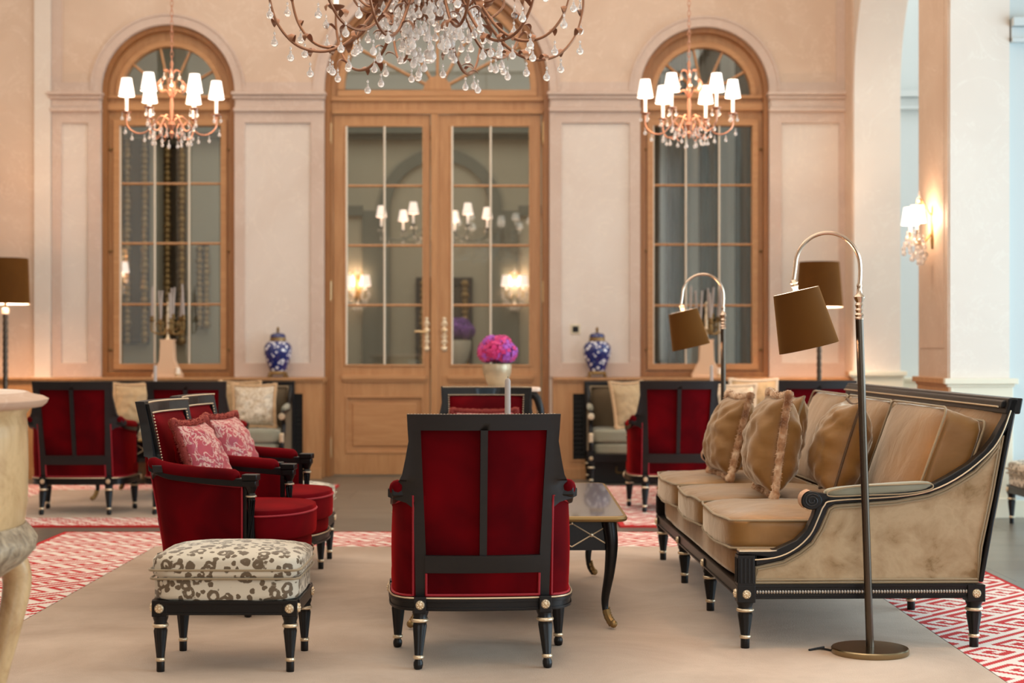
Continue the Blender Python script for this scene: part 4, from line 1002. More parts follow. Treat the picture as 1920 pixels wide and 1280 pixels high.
# ================================================================ settees against the wall
def make_settee(label):
    W2, Dp = .93, .60     # half width, depth; local front = -y, origin centre front on floor
    root = empty('settee', label=label, cat='sofa')
    m = MB(); m.prism([[(-W2, .26), (W2, .26), (W2, .895), (-W2, .895)], [(-W2+.05, .30), (W2-.05, .30), (W2-.05, .855), (-W2+.05, .855)]], Dp-.06, Dp-.01); m.build('back_frame', BLACK, root, smooth=0, bevel=.005)
    m = MB(); m.grid(lambda u, v: (-W2+.045+(2*W2-.09)*u, Dp-.03-.07*((1-abs(2*u-1)**10)*(1-abs(2*v-1)**6))**.5, .30+.56*v), 24, 10); m.build('inner_back_pad', TAUPE_DARK, root, smooth=60)
    m = MB(); m.prism([[(-W2+.02, .29), (W2-.02, .29), (W2-.02, .88), (-W2+.02, .88)]], Dp-.03, Dp-.015); m.build('back_panel', TAUPE_DARK, root, smooth=0)
    m = MB(); t = .012
    m.prism([[(-W2+.05, .40), (W2-.05, .40), (W2-.05, .855), (-W2+.05, .855)], [(-W2+.05+t, .40+t), (W2-.05-t, .40+t), (W2-.05-t, .855-t), (-W2+.05+t, .855-t)]], Dp-.066, Dp-.055); m.build('piping', PIPE_G, root, smooth=0)
    for s in (-1, 1):
        x = s*(W2-.035)
        pth = smooth_path([(x, Dp-.04, .86), (x, Dp-.10, .74), (x, Dp-.22, .66), (x, .14, .635), (x, .06, .63), (x, .02, .60), (x, .05, .565), (x, .09, .58)], 5)
        m = MB(); m.tube(pth, .022, 8, flat=1.0); m.tube(smooth_path([(x, .06, .62), (x, .10, .52), (x, .06, .42), (x, .0, .38), (x, .0, .30)], 5), .022, 8); m.build('arm_rail', BLACK, root, smooth=50)
        m = MB(); m.tube([(x-.006*s, .22, .662), (x-.006*s, .36, .672)], .028, 10); m.tube([(x, .10, .655), (x, .36, .685)], .02, 8); m.build('arm_pad', GREY_VEL, root)
        m = MB(); m.prism([[(.02, .27), (Dp-.05, .27), (Dp-.05, .72), (Dp-.2, .64), (.12, .60), (.10, .45), (.02, .38)]], x-.012, x+.012, plane='yz'); m.build('arm_panel', TAUPE_DARK, root, smooth=0)
        m = MB(); m.lathe([(.0001, -.02), (.028, -.018), (.03, .0), (.028, .018), (.0001, .02)], 18, M=Matrix.Translation((x, -.004, .60)) @ Matrix.Rotation(pi/2, 4, 'X')); m.build('arm_scroll', GILT, root)
        m = MB(); m.bx(x-.03, x+.03, -.025, .03, .19, .30); b_ = m.build('corner_block', BLACK, root, smooth=0); rosette(b_, (x, -.026, .235), REARM)
        m = MB(); m.bx(x-.02, x+.02, -.022, .0, .37, .455); m.build('gilt_knuckle', GILT, root, smooth=0, bevel=.008)
        leg_mesh(root, x, 0, .19, r0=.028, n=16); leg_mesh(root, x, Dp-.05, .19, r0=.028, n=16)
    m = MB(); m.bx(-W2+.06, W2-.06, -.015, .03, .20, .27); m.bx(-W2+.06, W2-.06, Dp-.06, Dp-.02, .20, .30); m.build('seat_rail', BLACK, root, smooth=0, bevel=.003)
    m = MB(); m.rbox((0, .27, .315), (W2-.05, .285, .050), 12, 10); m.build('seat_deck', GREY_VEL, root, smooth=60)
    for s in (-1, 1): 
        m = MB(); m.rbox((s*(W2-.05)/2, .26, .425), ((W2-.05)/2-.003, .275, .062), 11, 9); m.build('seat_cushion', GREY_VEL, root, smooth=60)
    return root
SL = make_settee('grey velvet settee with black frame under the left window'); SL.location = (-2.905, 13.97, 0)
SR = dup(SL, (1.585, 13.97, 0), 0, 'grey velvet settee with black frame under the right window')
def bp2(x, y, z, yaw, lean, mat, trim, seed, label, w=.42, h=.42, t=.16, tm=None, roll=0):
    o = make_pillow('scatter_cushion', mat, w, h, t, trim, seed, label, None, trim_mat=tm); return pose(o, (x, y, z), radians(yaw), radians(lean), radians(roll))
BF = plain('beige plush trim', srgb(196,160,120), .85, sheen=1, sheencol=srgb(255,240,215)).m
BW = plain('off-white plush trim', srgb(216,200,178), .85, sheen=1, sheencol=srgb(255,250,240)).m
sz = .497
def at(px, s): return (X_(px, s), FPX/s)
bp2(X_(474, 213), 14.15, sz, 8, 14, PALE_DAM, 'thin', 31, 'pale patterned cushion with fringe at the right end of the left settee', tm=BF, w=.37, h=.38)
bp2(X_(440, 211), 14.30, sz, -14, 12, BEIGE, 'thin', 32, 'beige cushion tucked behind the pale patterned one on the left settee', tm=BF, w=.38, h=.40)
bp2(X_(250, 213), 14.15, sz, 10, 16, BEIGE, 'thin', 33, 'beige cushion on the left settee showing between the two far armchairs', tm=BF, w=.38, h=.39)
bp2(X_(222, 211), 14.30, sz, -16, 12, PALE_DAM, 'thin', 34, 'pale cushion right beside the far left red armchair back, on the settee', tm=BF, w=.36, h=.38)
bp2(X_(1186, 213), 14.12, sz, 40, 12, BEIGE, 'thin', 35, 'beige cushion turned sideways at the left end of the right settee', tm=BF, w=.38, h=.40)
bp2(X_(1376, 213), 14.13, sz, -4, 14, PALE_DAM, 'thin', 36, 'white patterned cushion on the right settee beside the mid lamp pole', tm=BW, w=.40, h=.38)
bp2(X_(1418, 211), 14.28, sz, 4, 10, BEIGE, 'thin', 37, 'greyish cushion behind the white patterned one on the right settee', tm=BW, w=.42, h=.42)
# storage box under the right settee
for x, lab in ((.98, 'dark wooden box with brass handle under the right settee'),):
    root = empty('storage_box', (x, 14.12, 0), label=lab, cat='box')
    MB().bx(-.26, .26, 0, .36, 0, .19).build('body', BLACK_DULL, root, smooth=0, bevel=.004)
    m = MB(); m.tube(smooth_path([(-.06, -.004, .15), (-.06, -.02, .115), (-.045, -.022, .10), (.045, -.022, .10), (.06, -.02, .115), (.06, -.004, .15)], 4), .007, 8); m.build('handle', OLD_GILT, root)
# ================================================================ floor lamps
def shade(m_mats, parent, r0, r1, h, M, n=40, name='lamp_shade'):
    m = MB(); m.grid(lambda u, v: ((r0+(r1-r0)*v)*cos(2*pi*u), (r0+(r1-r0)*v)*sin(2*pi*u), -h*v), n, 6, cu=True, mat=0, M=M)
    m.grid(lambda u, v: ((r0+(r1-r0)*v-.003)*cos(2*pi*u), (r0+(r1-r0)*v-.003)*sin(2*pi*u), -h*v), n, 6, cu=True, mat=1, M=M)
    for v, r in ((0, r0), (1, r1)):
        m.grid(lambda u, w: ((r-.003*w)*cos(2*pi*u), (r-.003*w)*sin(2*pi*u), -h*v), n, 1, cu=True, mat=1, M=M)
    return m.build(name, m_mats, parent, smooth=40)
def arc_lamp(label, loc, tilt):
    """local z up; arc goes to -x"""
    root = empty('floor_lamp', loc, label=label, cat='lamp')
    H0 = 1.305
    m = MB(); m.lathe([(.001, 0), (.148, 0), (.150, .004), (.150, .020), (.146, .024), (.001, .026)], 48); m.build('base', plain('aged brass base', srgb(150,134,104), .25, 1).m if 'aged brass base' not in bpy.data.materials else bpy.data.materials['aged brass base'], root, smooth=30)
    tx = lambda z: tilt*z/H0
    m = MB(); m.tube([(0, 0, .02), (tx(H0), 0, H0)], .0155, 16); p = m.build('pole', POLE, root)
    m = MB(); c = (tx(H0), 0, H0)
    m.lathe([(.016, 0), (.017, .004), (.014, .01), (.018, .018), (.012, .026), (.016, .036), (.012, .044), (.017, .056), (.012, .066), (.02, .080), (.022, .088), (.012, .10), (.009, .125), (.011, .13), (.009, .14)], 20, c); m.build('collar', SILVER, root)
    R = .127; zc = H0+.205; x0 = tx(H0)
    pts = [(x0, 0, H0+.13), (x0+.003, 0, H0+.17)] + [(x0-R+.003+R*cos(a), 0, zc+R*1.05*sin(a)) for a in [radians(0+15*k) for k in range(13)]]
    pts += [(x0-2*R-.004, 0, zc-.05)]
    m = MB(); m.tube(smooth_path(pts, 3), .0078, 10); m.build('arched_neck', SILVER, root)
    e = Vector((x0-2*R-.004, 0, zc-.05))
    A = radians(-12)          # shade axis tilt
    M = Matrix.Translation(e) @ Matrix.Rotation(-radians(13), 4, 'Y')
    m = MB(); m.lathe([(.008, 0), (.013, -.004), (.017, -.012), (.012, -.018), (.015, -.026), (.011, -.034), (.011, -.06)], 20, M=M); m.build('lamp_socket', SILVER, root)
    o = shade([SHADE_BR, SHADE_IN], root, .090, .118, .228, M @ Matrix.Translation((0, 0, -.045)))
    b = MB(); b.ball((0, 0, 0), .022, 12, 8); b.v = [tuple(M @ Matrix.Translation((0, 0, -.12)) @ Vector(q)) for q in b.v]; b.build('bulb', glow('warm bulb glass', (1, .8, .6, 1), 12), root)
    m = MB(); q_ = [M @ Vector((.0, 0, -.05)), M @ Vector((.0, 0, -.1))]; m.tube(q_, .012, 10)
    for a in (0, 2*pi/3, 4*pi/3): m.tube([M @ Vector((0, 0, -.055)), M @ Vector((.089*cos(a), .089*sin(a), -.047))], .002, 5)
    m.build('shade_carrier', SILVER, root)
    point('lamp_light', tuple(M @ Vector((0, 0, -.15))), 6, WARM, .03, root)
    return root
arc_lamp('arched floor lamp with brown shade in front of the big sofa', (X_(1631, 479), 6.26, RZ), -.042)
arc_lamp('smaller-looking arched floor lamp behind the big sofa, in front of the right window', (X_(1357, 305), 9.84, RZ), -.003)
m = MB(); m.tube(smooth_path([(1.26, 6.28, .018), (1.22, 6.33, .017), (1.17, 6.30, .017), (1.24, 6.36, .017)], 4), .004, 6); tag(m.build('power_cord', DARK), 'short black power cord lying by the round lamp base on the rug', 'cord')
def tall_lamp(label, loc, zb, r0, r1, h):
    root = empty('floor_lamp', loc, label=label, cat='lamp')
    m = MB(); m.lathe([(.001, 0), (.15, 0), (.15, .02), (.05, .035), (.03, .06)], 32)
    m.build('base', POLE, root)
    m = MB(); pr = [(.026, .05)]; z = .08
    while z < zb-.12: pr += [(.024, z), (.021, z+.03), (.018, z+.055)]; z += .06
    m.lathe(pr+[(.014, zb-.08), (.012, zb+.12)], 16); m.build('stem', POLE, root, smooth=30)
    m = MB(); m.lathe([(.014, zb-.09), (.03, zb-.085), (.03, zb-.04), (.014, zb-.035)], 16); m.build('lamp_socket', IVORY, root)
    shade([SHADE_BR, SHADE_IN], root, r0, r1, h, Matrix.Translation((0, 0, zb+h)))
    m = MB()
    for a in range(3): m.tube([(0, 0, zb+h-.05), (r0*cos(a*2.1), r0*sin(a*2.1), zb+h-.01)], .002, 5)
    m.tube([(0, 0, zb+.1), (0, 0, zb+h-.04)], .004, 6); m.ball((0, 0, zb+.14), .03, 12, 8)
    m.build('shade_carrier', IVORY, root)
    point('lamp_light', (0, 0, zb+.16), 36, WARM, .06, root)
    return root
tall_lamp('straight floor lamp with brown drum shade at the left edge', (X_(10, 214), 14.02, 0), 1.582, .195, .208, .40)
tall_lamp('straight floor lamp with brown shade against the wall, right of the right window', (X_(1536, 214), 14.02, 0), 1.555, .175, .208, .395)
# ================================================================ commode at left edge
root = empty('commode', (-1.812, 4.55, .0135), label='marble-topped rounded commode in burr wood cut off by the left edge', cat='cabinet')
m = MB(); m.lathe([(.90, 1.020), (.965, 1.024), (.99, 1.034), (1.0, 1.045), (.97, 1.053), (.90, 1.060), (.88, 1.066), (.001, 1.066)], 72, sx=.47, sy=.54, pw=2.0); m.build('marble_top', [MARBLE_E], root, smooth=50)
m = MB(); m.lathe([(.868, 1.0655), (.862, 1.0675), (.001, 1.0675)], 72, sx=.47, sy=.54, pw=2.0); m.build('marble_inlay', MARBLE, root)
q = plain('pale burr veneer', srgb(196,160,112), .35, coat=.3); v = q.coord(); f = q.noise(v, 6, 6, .7, 1.2); q.l(q.ramp(f, [(.3, srgb(176,138,92)), (.55, srgb(206,172,124)), (.75, srgb(184,146,98))]), q.b.inputs['Base Color']); BURR = q.m
m = MB(); m.lathe([(.85, .68), (.86, .69), (.875, .74), (.88, .85), (.875, .97), (.865, 1.0), (.90, 1.021)], 72, sx=.47, sy=.54, pw=2.0); m.build('body', BURR, root, smooth=50)
q = plain('weathered grey carving', srgb(150,128,100), .5); v = q.coord(); f = q.noise(v, 22, 4, .6, .8); q.l(q.ramp(f, [(.35, srgb(104,86,64)), (.65, srgb(178,158,128))]), q.b.inputs['Base Color']); q.bump(f, .6, .02); CARV = q.m
m = MB(); m.lathe([(.60, .50), (.72, .53), (.86, .575), (.925, .61), (.935, .64), (.90, .665), (.865, .685)], 72, sx=.47, sy=.54, pw=2.0); m.build('carved_frieze', CARV, root, smooth=50)
for sx in (-1, 1):
    for sy in (-1, 1):
        x, y = sx*.27, sy*.28
        pth = smooth_path([(x, y, .60), (x+sx*.035, y+sy*.04, .50), (x+sx*.02, y+sy*.02, .36), (x-sx*.015, y-sy*.01, .18), (x-sx*.02, y-sy*.01, .05), (x, y, 0)], 5); n_ = len(pth)
        m = MB(); m.tube(pth, [.052-.030*(i/(n_-1))**.8+(.006 if i > n_-4 else 0) for i in range(n_)], 12); o = m.build('leg', BURR, root, smooth=60)
        m = MB(); m.tube(pth[-9:], [(.052-.030*(i/(n_-1))**.8+(.006 if i > n_-4 else 0))*1.08+.001 for i in range(n_-9, n_)], 12); m.build('bronze_mount', OLD_GILT if sx > 0 else CARV, o, smooth=60)
# ================================================================ urns, candelabra, small things on the ledge
LZ = .925
def make_urn(label):
    root = empty('ginger_jar', label=label, cat='urn')
    m = MB(); m.lathe([(.07, .055), (.078, .07), (.088, .10), (.108, .15), (.124, .20), (.130, .25), (.126, .285), (.108, .315), (.082, .332), (.068, .338)], 36); m.build('jar_body', BLUEW, root)
    m = MB(); m.lathe([(.072, .330), (.074, .345), (.070, .362), (.072, .370)], 30); m.build('bronze_collar', OLD_GILT, root)
    m = MB(); m.lathe([(.072, .368), (.070, .385), (.058, .402), (.03, .412), (.001, .414)], 30); l_ = m.build('jar_lid', BLUE, root)
    m = MB(); m.lathe([(.012, .41), (.008, .42), (.018, .432), (.008, .44), (.016, .448), (.006, .462), (.001, .468)], 14); m.build('finial', OLD_GILT, l_)
    m = MB(); m.lathe([(.085, .030), (.088, .04), (.078, .052), (.070, .062)], 30)
    for k in range(4):
        a = pi/4+pi/2*k; m.tube([(.075*cos(a), .075*sin(a), .045), (.10*cos(a), .10*sin(a), .03), (.095*cos(a), .095*sin(a), .012), (.115*cos(a), .115*sin(a), .008)], [.012, .012, .010, .009], 8)
    m.build('bronze_stand', OLD_GILT, root)
    return root
U = make_urn('blue and white lidded jar on the ledge left of the door'); U.location = (X_(520, 204.6), 14.70, LZ)
dup(U, (X_(1120, 204.6), 14.70, LZ), 0, 'blue and white lidded jar on the ledge right of the door')
def make_candelabrum(label):
    root = empty('candelabrum', label=label, cat='candelabrum')
    m = MB(); m.prism([[(-.13, 0), (.13, 0), (.135, .03), (.12, .05), (.10, .09), (.075, .14), (.068, .16), (.060, .33), (.065, .335), (.065, .35), (-.065, .35), (-.065, .335), (-.060, .33), (-.068, .16), (-.075, .14), (-.10, .09), (-.12, .05), (-.135, .03)]], -.055, .055); m.bx(-.135, .135, -.065, .065, 0, .022)
    m.build('stone_plinth', STONE, root, smooth=30, bevel=.006)
    m = MB(); m.lathe([(.03, .35), (.016, .37), (.014, .43), (.022, .45), (.014, .47), (.02, .52), (.016, .56), (.008, .60), (.014, .63), (.006, .66), (.012, .68), (.001, .70)], 16); m.build('stem', GILT, root)
    for k, (a, R, z) in enumerate(((20, .12, .515), (75, .10, .50), (130, .12, .53), (180, .145, .52), (235, .10, .49), (290, .11, .50), (0, .145, .53), (330, .06, .54))):
        a = radians(a); ca, sa = cos(a), sin(a)*.55
        b = MB(); b.tube(smooth_path([(.01*ca, .01*sa, .46), (.06*ca, .06*sa, .40), (R*ca, R*sa, .43), (R*ca, R*sa, z)], 5), .008, 8)
        b.tube(smooth_path([(R*.5*ca, R*.5*sa, .43), (R*.75*ca, R*.75*sa, .49), (R*.6*ca, R*.6*sa, .51), (R*.55*ca, R*.55*sa, .48)], 4), .005, 6)
        b.lathe([(.006, z-.01), (.026, z), (.028, z+.008), (.014, z+.012), (.016, z+.035), (.018, z+.045)], 14, (R*ca, R*sa, 0)); o = b.build('arm', OLD_GILT, root)
        c_ = MB(); h = .30+.03*sin(k*2.3); t = .018*cos(k*1.7); c_.tube([(R*ca, R*sa, z+.03), (R*ca+t*.4, R*sa, z+h*.5), (R*ca+t, R*sa, z+h)], [.011, .0105, .008], 10); c_.build('candle', WAX, o)
    return root
CA = make_candelabrum('gilt candelabrum with grey candles on a stone plinth before the left window'); CA.location = (X_(313, 204.6), 14.70, LZ)
dup(CA, (X_(1325, 204.6), 14.70, LZ), 0, 'gilt candelabrum with grey candles on a stone plinth before the right window')
pc = empty('pillar_candle', (X_(332, 205.3), 14.61+.035, LZ), label='small cream pillar candle beside the left candelabrum', cat='candle')
m = MB(); m.lathe([(.028, 0), (.03, .004), (.012, .02), (.026, .03), (.026, .035)], 16); m.build('holder', GILT, pc)
m = MB(); m.lathe([(.021, .032), (.021, .085), (.015, .09), (.001, .088)], 16); m.build('candle', IVORY, pc)
dup(pc, (X_(1350, 205.3), 14.645, LZ), 0, 'small cream pillar candle beside the right candelabrum')
sw = empty('wall_thermostat', (X_(1079, SW), YW-.002, zw(617)), label='small square switch plate with black centre on the wall right of the door', cat='switch')
m = MB(); m.bx(-.045, .045, -.008, .002, -.045, .045); m.build('plate', plain('champagne plate', srgb(214,200,170), .4).m, sw, smooth=0, bevel=.003)
MB().bx(-.027, .027, -.012, -.007, -.027, .027).build('dark_insert', DARK, sw, smooth=0)
# ================================================================ console with flowers before the door
cn = empty('console_table', (X_(932, 262), FPX/262, 0), label='dark console table with pale top and scrolled side in front of the double door', cat='table')
m = MB(); m.rbox((0, 0, .905), (.31, .20, .016), 8, 8); m.build('tabletop', MARBLE, cn, smooth=50)
for s in (-1, 1):
    for t in (-1, 1):
        m = MB(); pth = smooth_path([(s*.22, t*.14, .885), (s*.28, t*.15, .85), (s*.31, t*.16, .74), (s*.285, t*.15, .60), (s*.24, t*.13, .40), (s*.25, t*.14, .15), (s*.28, t*.15, .02)], 5)
        m.tube(pth, [.030-.014*i/len(pth) for i in range(len(pth))], 10); o = m.build('leg', BLACK, cn, smooth=60)
        m = MB(); m.tube([p+Vector((0, -.012 if t < 0 else .012, 0)) for p in pth[4:16]], .008, 6); m.ball((s*.30, t*.16, .75), .02, 8, 6); m.ball((s*.28, t*.15, .016), .022, 8, 6); m.build('gilt_mount', GILT, o)
m = MB(); m.bx(-.25, .25, -.15, .15, .78, .889); m.build('apron', BLACK, cn, smooth=0, bevel=.006)
def bouquet(label, loc, r, mats, seed, vlabel, vmat, vh, vr):
    vz = empty('vase', loc, label=vlabel, cat='vase')
    m = MB(); m.lathe([(.5*vr, 0), (.55*vr, .004), (.75*vr, vh*.25), (.95*vr, vh*.6), (vr, vh*.9), (.96*vr, vh), (.90*vr, vh), (.86*vr, vh*.85), (.5*vr, vh*.1), (.001, vh*.08)], 36); m.build('vase_body', vmat, vz)
    rng = random.Random(seed); fl = empty('hydrangea_bouquet', (loc[0], loc[1], loc[2]+vh+.01), label=label, cat='flowers')
    heads = [(0, 0, .42*r, .62*r)]
    for k in range(7): a = k*2*pi/7; heads.append((.55*r*cos(a), .55*r*sin(a), .22*r+.1*r*(k % 2), .52*r))
    for k in range(4): a = .5+k*pi/2; heads.append((.33*r*cos(a), .33*r*sin(a), .62*r, .48*r))
    for hi, (hx, hy, hz, hr) in enumerate(heads):
        m = MB()
        m.ball((hx, hy, hz+.3*r), hr*.80, 12, 8, mat=hi % 3)
        for k in range(150):
            d = Vector((rng.gauss(0, 1), rng.gauss(0, 1), rng.gauss(0, 1))); d.normalize(); c_ = Vector((hx, hy, hz+.3*r))+d*hr*(.9+.1*rng.random())
            e1 = d.orthogonal().normalized(); mi = (hi % 3) if rng.random() < .45 else rng.randrange(3); e1.rotate(Matrix.Rotation(rng.random()*6.28, 3, d)); e2 = d.cross(e1); s_ = .021
            b = len(m.v); m.v += [tuple(c_+e1*s_+d*.005), tuple(c_+(e1+e2)*s_*.45), tuple(c_+e2*s_+d*.005), tuple(c_+(e2-e1)*s_*.45), tuple(c_-e1*s_+d*.005), tuple(c_-(e1+e2)*s_*.45), tuple(c_-e2*s_+d*.005), tuple(c_+(e1-e2)*s_*.45), tuple(c_+d*.002)]
            for q_ in range(8): m.f.append((b+8, b+q_, b+(q_+1) % 8)); m.m.append(mi)
        m.build('flower_head', mats, fl, smooth=0)
    m = MB()
    for k in range(5): a = k*1.3; m.tube([(.0, 0, -vh*.75), (.2*r*cos(a), .2*r*sin(a), .25*r)], .004, 5)
    m.build('stems', LEAFG, fl)
    return fl
bouquet('round bouquet of magenta and violet hydrangeas on the console before the door', (X_(932, 262), FPX/262, .921), .138, PET, 4, 'champagne coloured vase holding the magenta bouquet', CHAMP, .165, .105)
# ================================================================ chandeliers
def drop_mesh():
    m = MB(); m.lathe([(.0001, -.069), (.0075, -.0675), (.0135, -.062), (.0163, -.053), (.0145, -.044), (.0090, -.0375), (.0055, -.033), (.0050, -.025), (.003, -.021), (.0001, -.020)], 12)
    m.lathe([(.0001, -.018), (.0045, -.015), (.0055, -.010), (.0045, -.005), (.0001, -.002)], 8); m.tube([(0, 0, -.02), (0, 0, .004)], .0008, 4)
    return m
def chain(m, x, y, z0, z1, r=.004):
    n = int((z1-z0)/.035)
    for k in range(n):
        z = z0+(k+.5)*(z1-z0)/n; h = (z1-z0)/n*.72
        ax = (1, 0) if k % 2 else (0, 1)
        m.tube([(x+ax[0]*.010*cos(a), y+ax[1]*.010*cos(a), z+h*sin(a)) for a in [2*pi*i/10 for i in range(10)]], r*.6, 5, closed=True)
def curl(m, p, d, up, s, r=.003):
    """small leaf blade curling from point p in direction d"""
    p = Vector(p); d = Vector(d).normalized(); u = Vector(up)
    side = d.cross(u); side = side.normalized() if side.length > 1e-4 else Vector((0, 1, 0))
    pts = [p, p+d*s*.35+u*s*.20, p+d*s*.75+u*s*.18, p+d*s*1.0-u*s*.10, p+d*s*.98-u*s*.40]
    pts = smooth_path(pts, 3); n = len(pts); vs = []; fs = []
    for i, q_ in enumerate(pts):
        w = s*.26*sin(pi*min(1, (i+.6)/(n)))+.0008
        vs += [q_-side*w, q_+u*w*.35, q_+side*w, q_-u*.0015]
    for i in range(n-1):
        for k in range(4): fs.append((i*4+k, i*4+(k+1) % 4, i*4+4+(k+1) % 4, i*4+4+k))
    m.add(vs, fs); return pts[-1]
def big_chandelier():
    cx_, cy_ = X_(805, 420), 7.14
    root = empty('chandelier', (cx_, cy_, 0), label='large bronze chandelier with crystal drops cut off by the top edge', cat='chandelier')
    rng = random.Random(11)
    prof = [(.035, 2.83), (.10, 2.86), (.17, 2.80), (.25, 2.67), (.33, 2.57), (.43, 2.52), (.54, 2.54), (.62, 2.63), (.655, 2.75), (.655, 2.84)]
    d0 = drop_mesh().build('crystal_drop', CRYSTAL, root, smooth=60)
    first = True; cnt = 0
    for k in range(12):
        a = radians(15+30*k+(4 if k % 2 else -3)); ca, sa = cos(a), sin(a)
        sR = 1.08 if k % 2 == 0 else .98; dz = -.01 if k % 2 == 0 else .04
        pts = smooth_path([(r*sR*ca, r*sR*sa, z+dz) for r, z in prof], 6)
        m = MB(); m.tube(pts, [.0085-.003*i/len(pts) for i in range(len(pts))], 8)
        # secondary scroll
        sc_ = smooth_path([(.16*ca, .16*sa, 2.80+dz), (.20*ca, .20*sa, 2.72+dz), (.28*ca, .28*sa, 2.70+dz), (.34*ca, .34*sa, 2.76+dz), (.32*ca, .32*sa, 2.82+dz), (.27*ca, .27*sa, 2.81+dz)], 5)
        m.tube(sc_, .0055, 6)
        arm = m.build('arm', BRONZE, root, smooth=60)
        hooks = []
        n = len(pts)
        for j in range(17, n-1, 5):
            p = pts[j]; t = (pts[j+1]-pts[j-1]).normalized(); sd = (1 if (j//4) % 2 else -1)
            side = Vector((-sa, ca, 0))*sd
            dirv = (t*.35+side*.9+Vector((0, 0, .1))); lm = MB(); e = curl(lm, p, dirv, (0, 0, 1), .052+.016*rng.random()); hooks.append(e); lm.build('acanthus_leaf', BRONZE, arm, smooth=60)
        for j in (14,):
            p = pts[min(j, n-2)]; side = Vector((-sa, ca, 0))
            for sd in (-1, 1): lm = MB(); curl(lm, p, side*sd*.8+Vector((ca, sa, 0))*.8, (0, 0, -1), .085); lm.build('acanthus_leaf', BRONZE, arm, smooth=60)
        tp = pts[-1]
        m = MB(); m.lathe([(.006, -.012), (.02, -.006), (.035, .004), (.042, .012), (.030, .008), (.012, .006)], 14, tuple(tp), flute=7, fl=.25)
        m.build('drip_pan', BRONZE, arm)
        m = MB(); m.lathe([(.0125, .0), (.0125, .11), (.002, .112)], 14, tuple(tp)); m.build('candle_sleeve', LIT_SLEEVE, arm)
        m = MB(); m.lathe([(.038, .19), (.058, .10)], 20, tuple(tp)); m.lathe([(.036, .19), (.056, .10)], 20, tuple(tp)); m.build('lamp_shade', SHADE_LIT, arm)
        for j, e in enumerate(hooks[:8]):
            if cnt >= 95: break
            loc = e-Vector((0, 0, .004+.02*rng.random()))
            if first: d0.location = loc; first = False
            else: inst(d0, 'crystal_drop', loc, root, (0, 0, rng.random()*6))
            cnt += 1
        if k % 3 == 0: point('lamp_light', (tp.x, tp.y, tp.z+.14), 4, WARM, .04, root)
    m = MB(); m.lathe([(.001, 2.665), (.03, 2.67), (.065, 2.675), (.068, 2.715), (.05, 2.72), (.03, 2.74), (.03, 2.84), (.05, 2.87), (.03, 2.90), (.02, 3.2), (.035, 3.25), (.015, 3.3), (.012, 3.6)], 24)
    for k in range(12): a = k*pi/6; m.tube([(.04*cos(a), .04*sin(a), 2.72), (.052*cos(a), .052*sin(a), 2.79), (.03*cos(a), .03*sin(a), 2.86)], .006, 6)
    m.build('central_stem', BRONZE, root)
    m = MB(); m.ball((0, 0, 2.505), .033, 20, 12); m.lathe([(.0001, 2.53), (.012, 2.54), (.008, 2.56), (.006, 2.60), (.003, 2.67)], 10); m.build('crystal_ball', CRYSTAL, root, smooth=60)
    # thick cluster of drops around the hub
    proto = drop_mesh(); m = MB()
    for k in range(95):
        a = rng.random()*2*pi; lay = rng.random(); R = .06+.20*rng.random()**.8; z = 2.80-.16*lay-.10*(1-R/.26)+.06*rng.random()
        z = max(z, 2.60)
        m.add(proto.v, proto.f, 0, Matrix.Translation((R*cos(a), R*sin(a), z)))
    for a0, n_ in ((4.5, 5), (.6, 3), (2.2, 3)):
        for k in range(n_*2): m.add(proto.v, proto.f, 0, Matrix.Translation((.13*cos(a0)+.02*rng.gauss(0, 1), .13*sin(a0)+.02*rng.gauss(0, 1), 2.66-.045*k*.5)))
    m.build('crystal_cluster', CRYSTAL, root, smooth=60, kind='stuff')
    m = MB(); chain(m, 0, 0, 3.58, 6.0, .006); m.build('chain', BRONZE, root)
    return root
big_chandelier()
COPPER = plain('rose copper frame', srgb(196,140,112), .35, .7).m
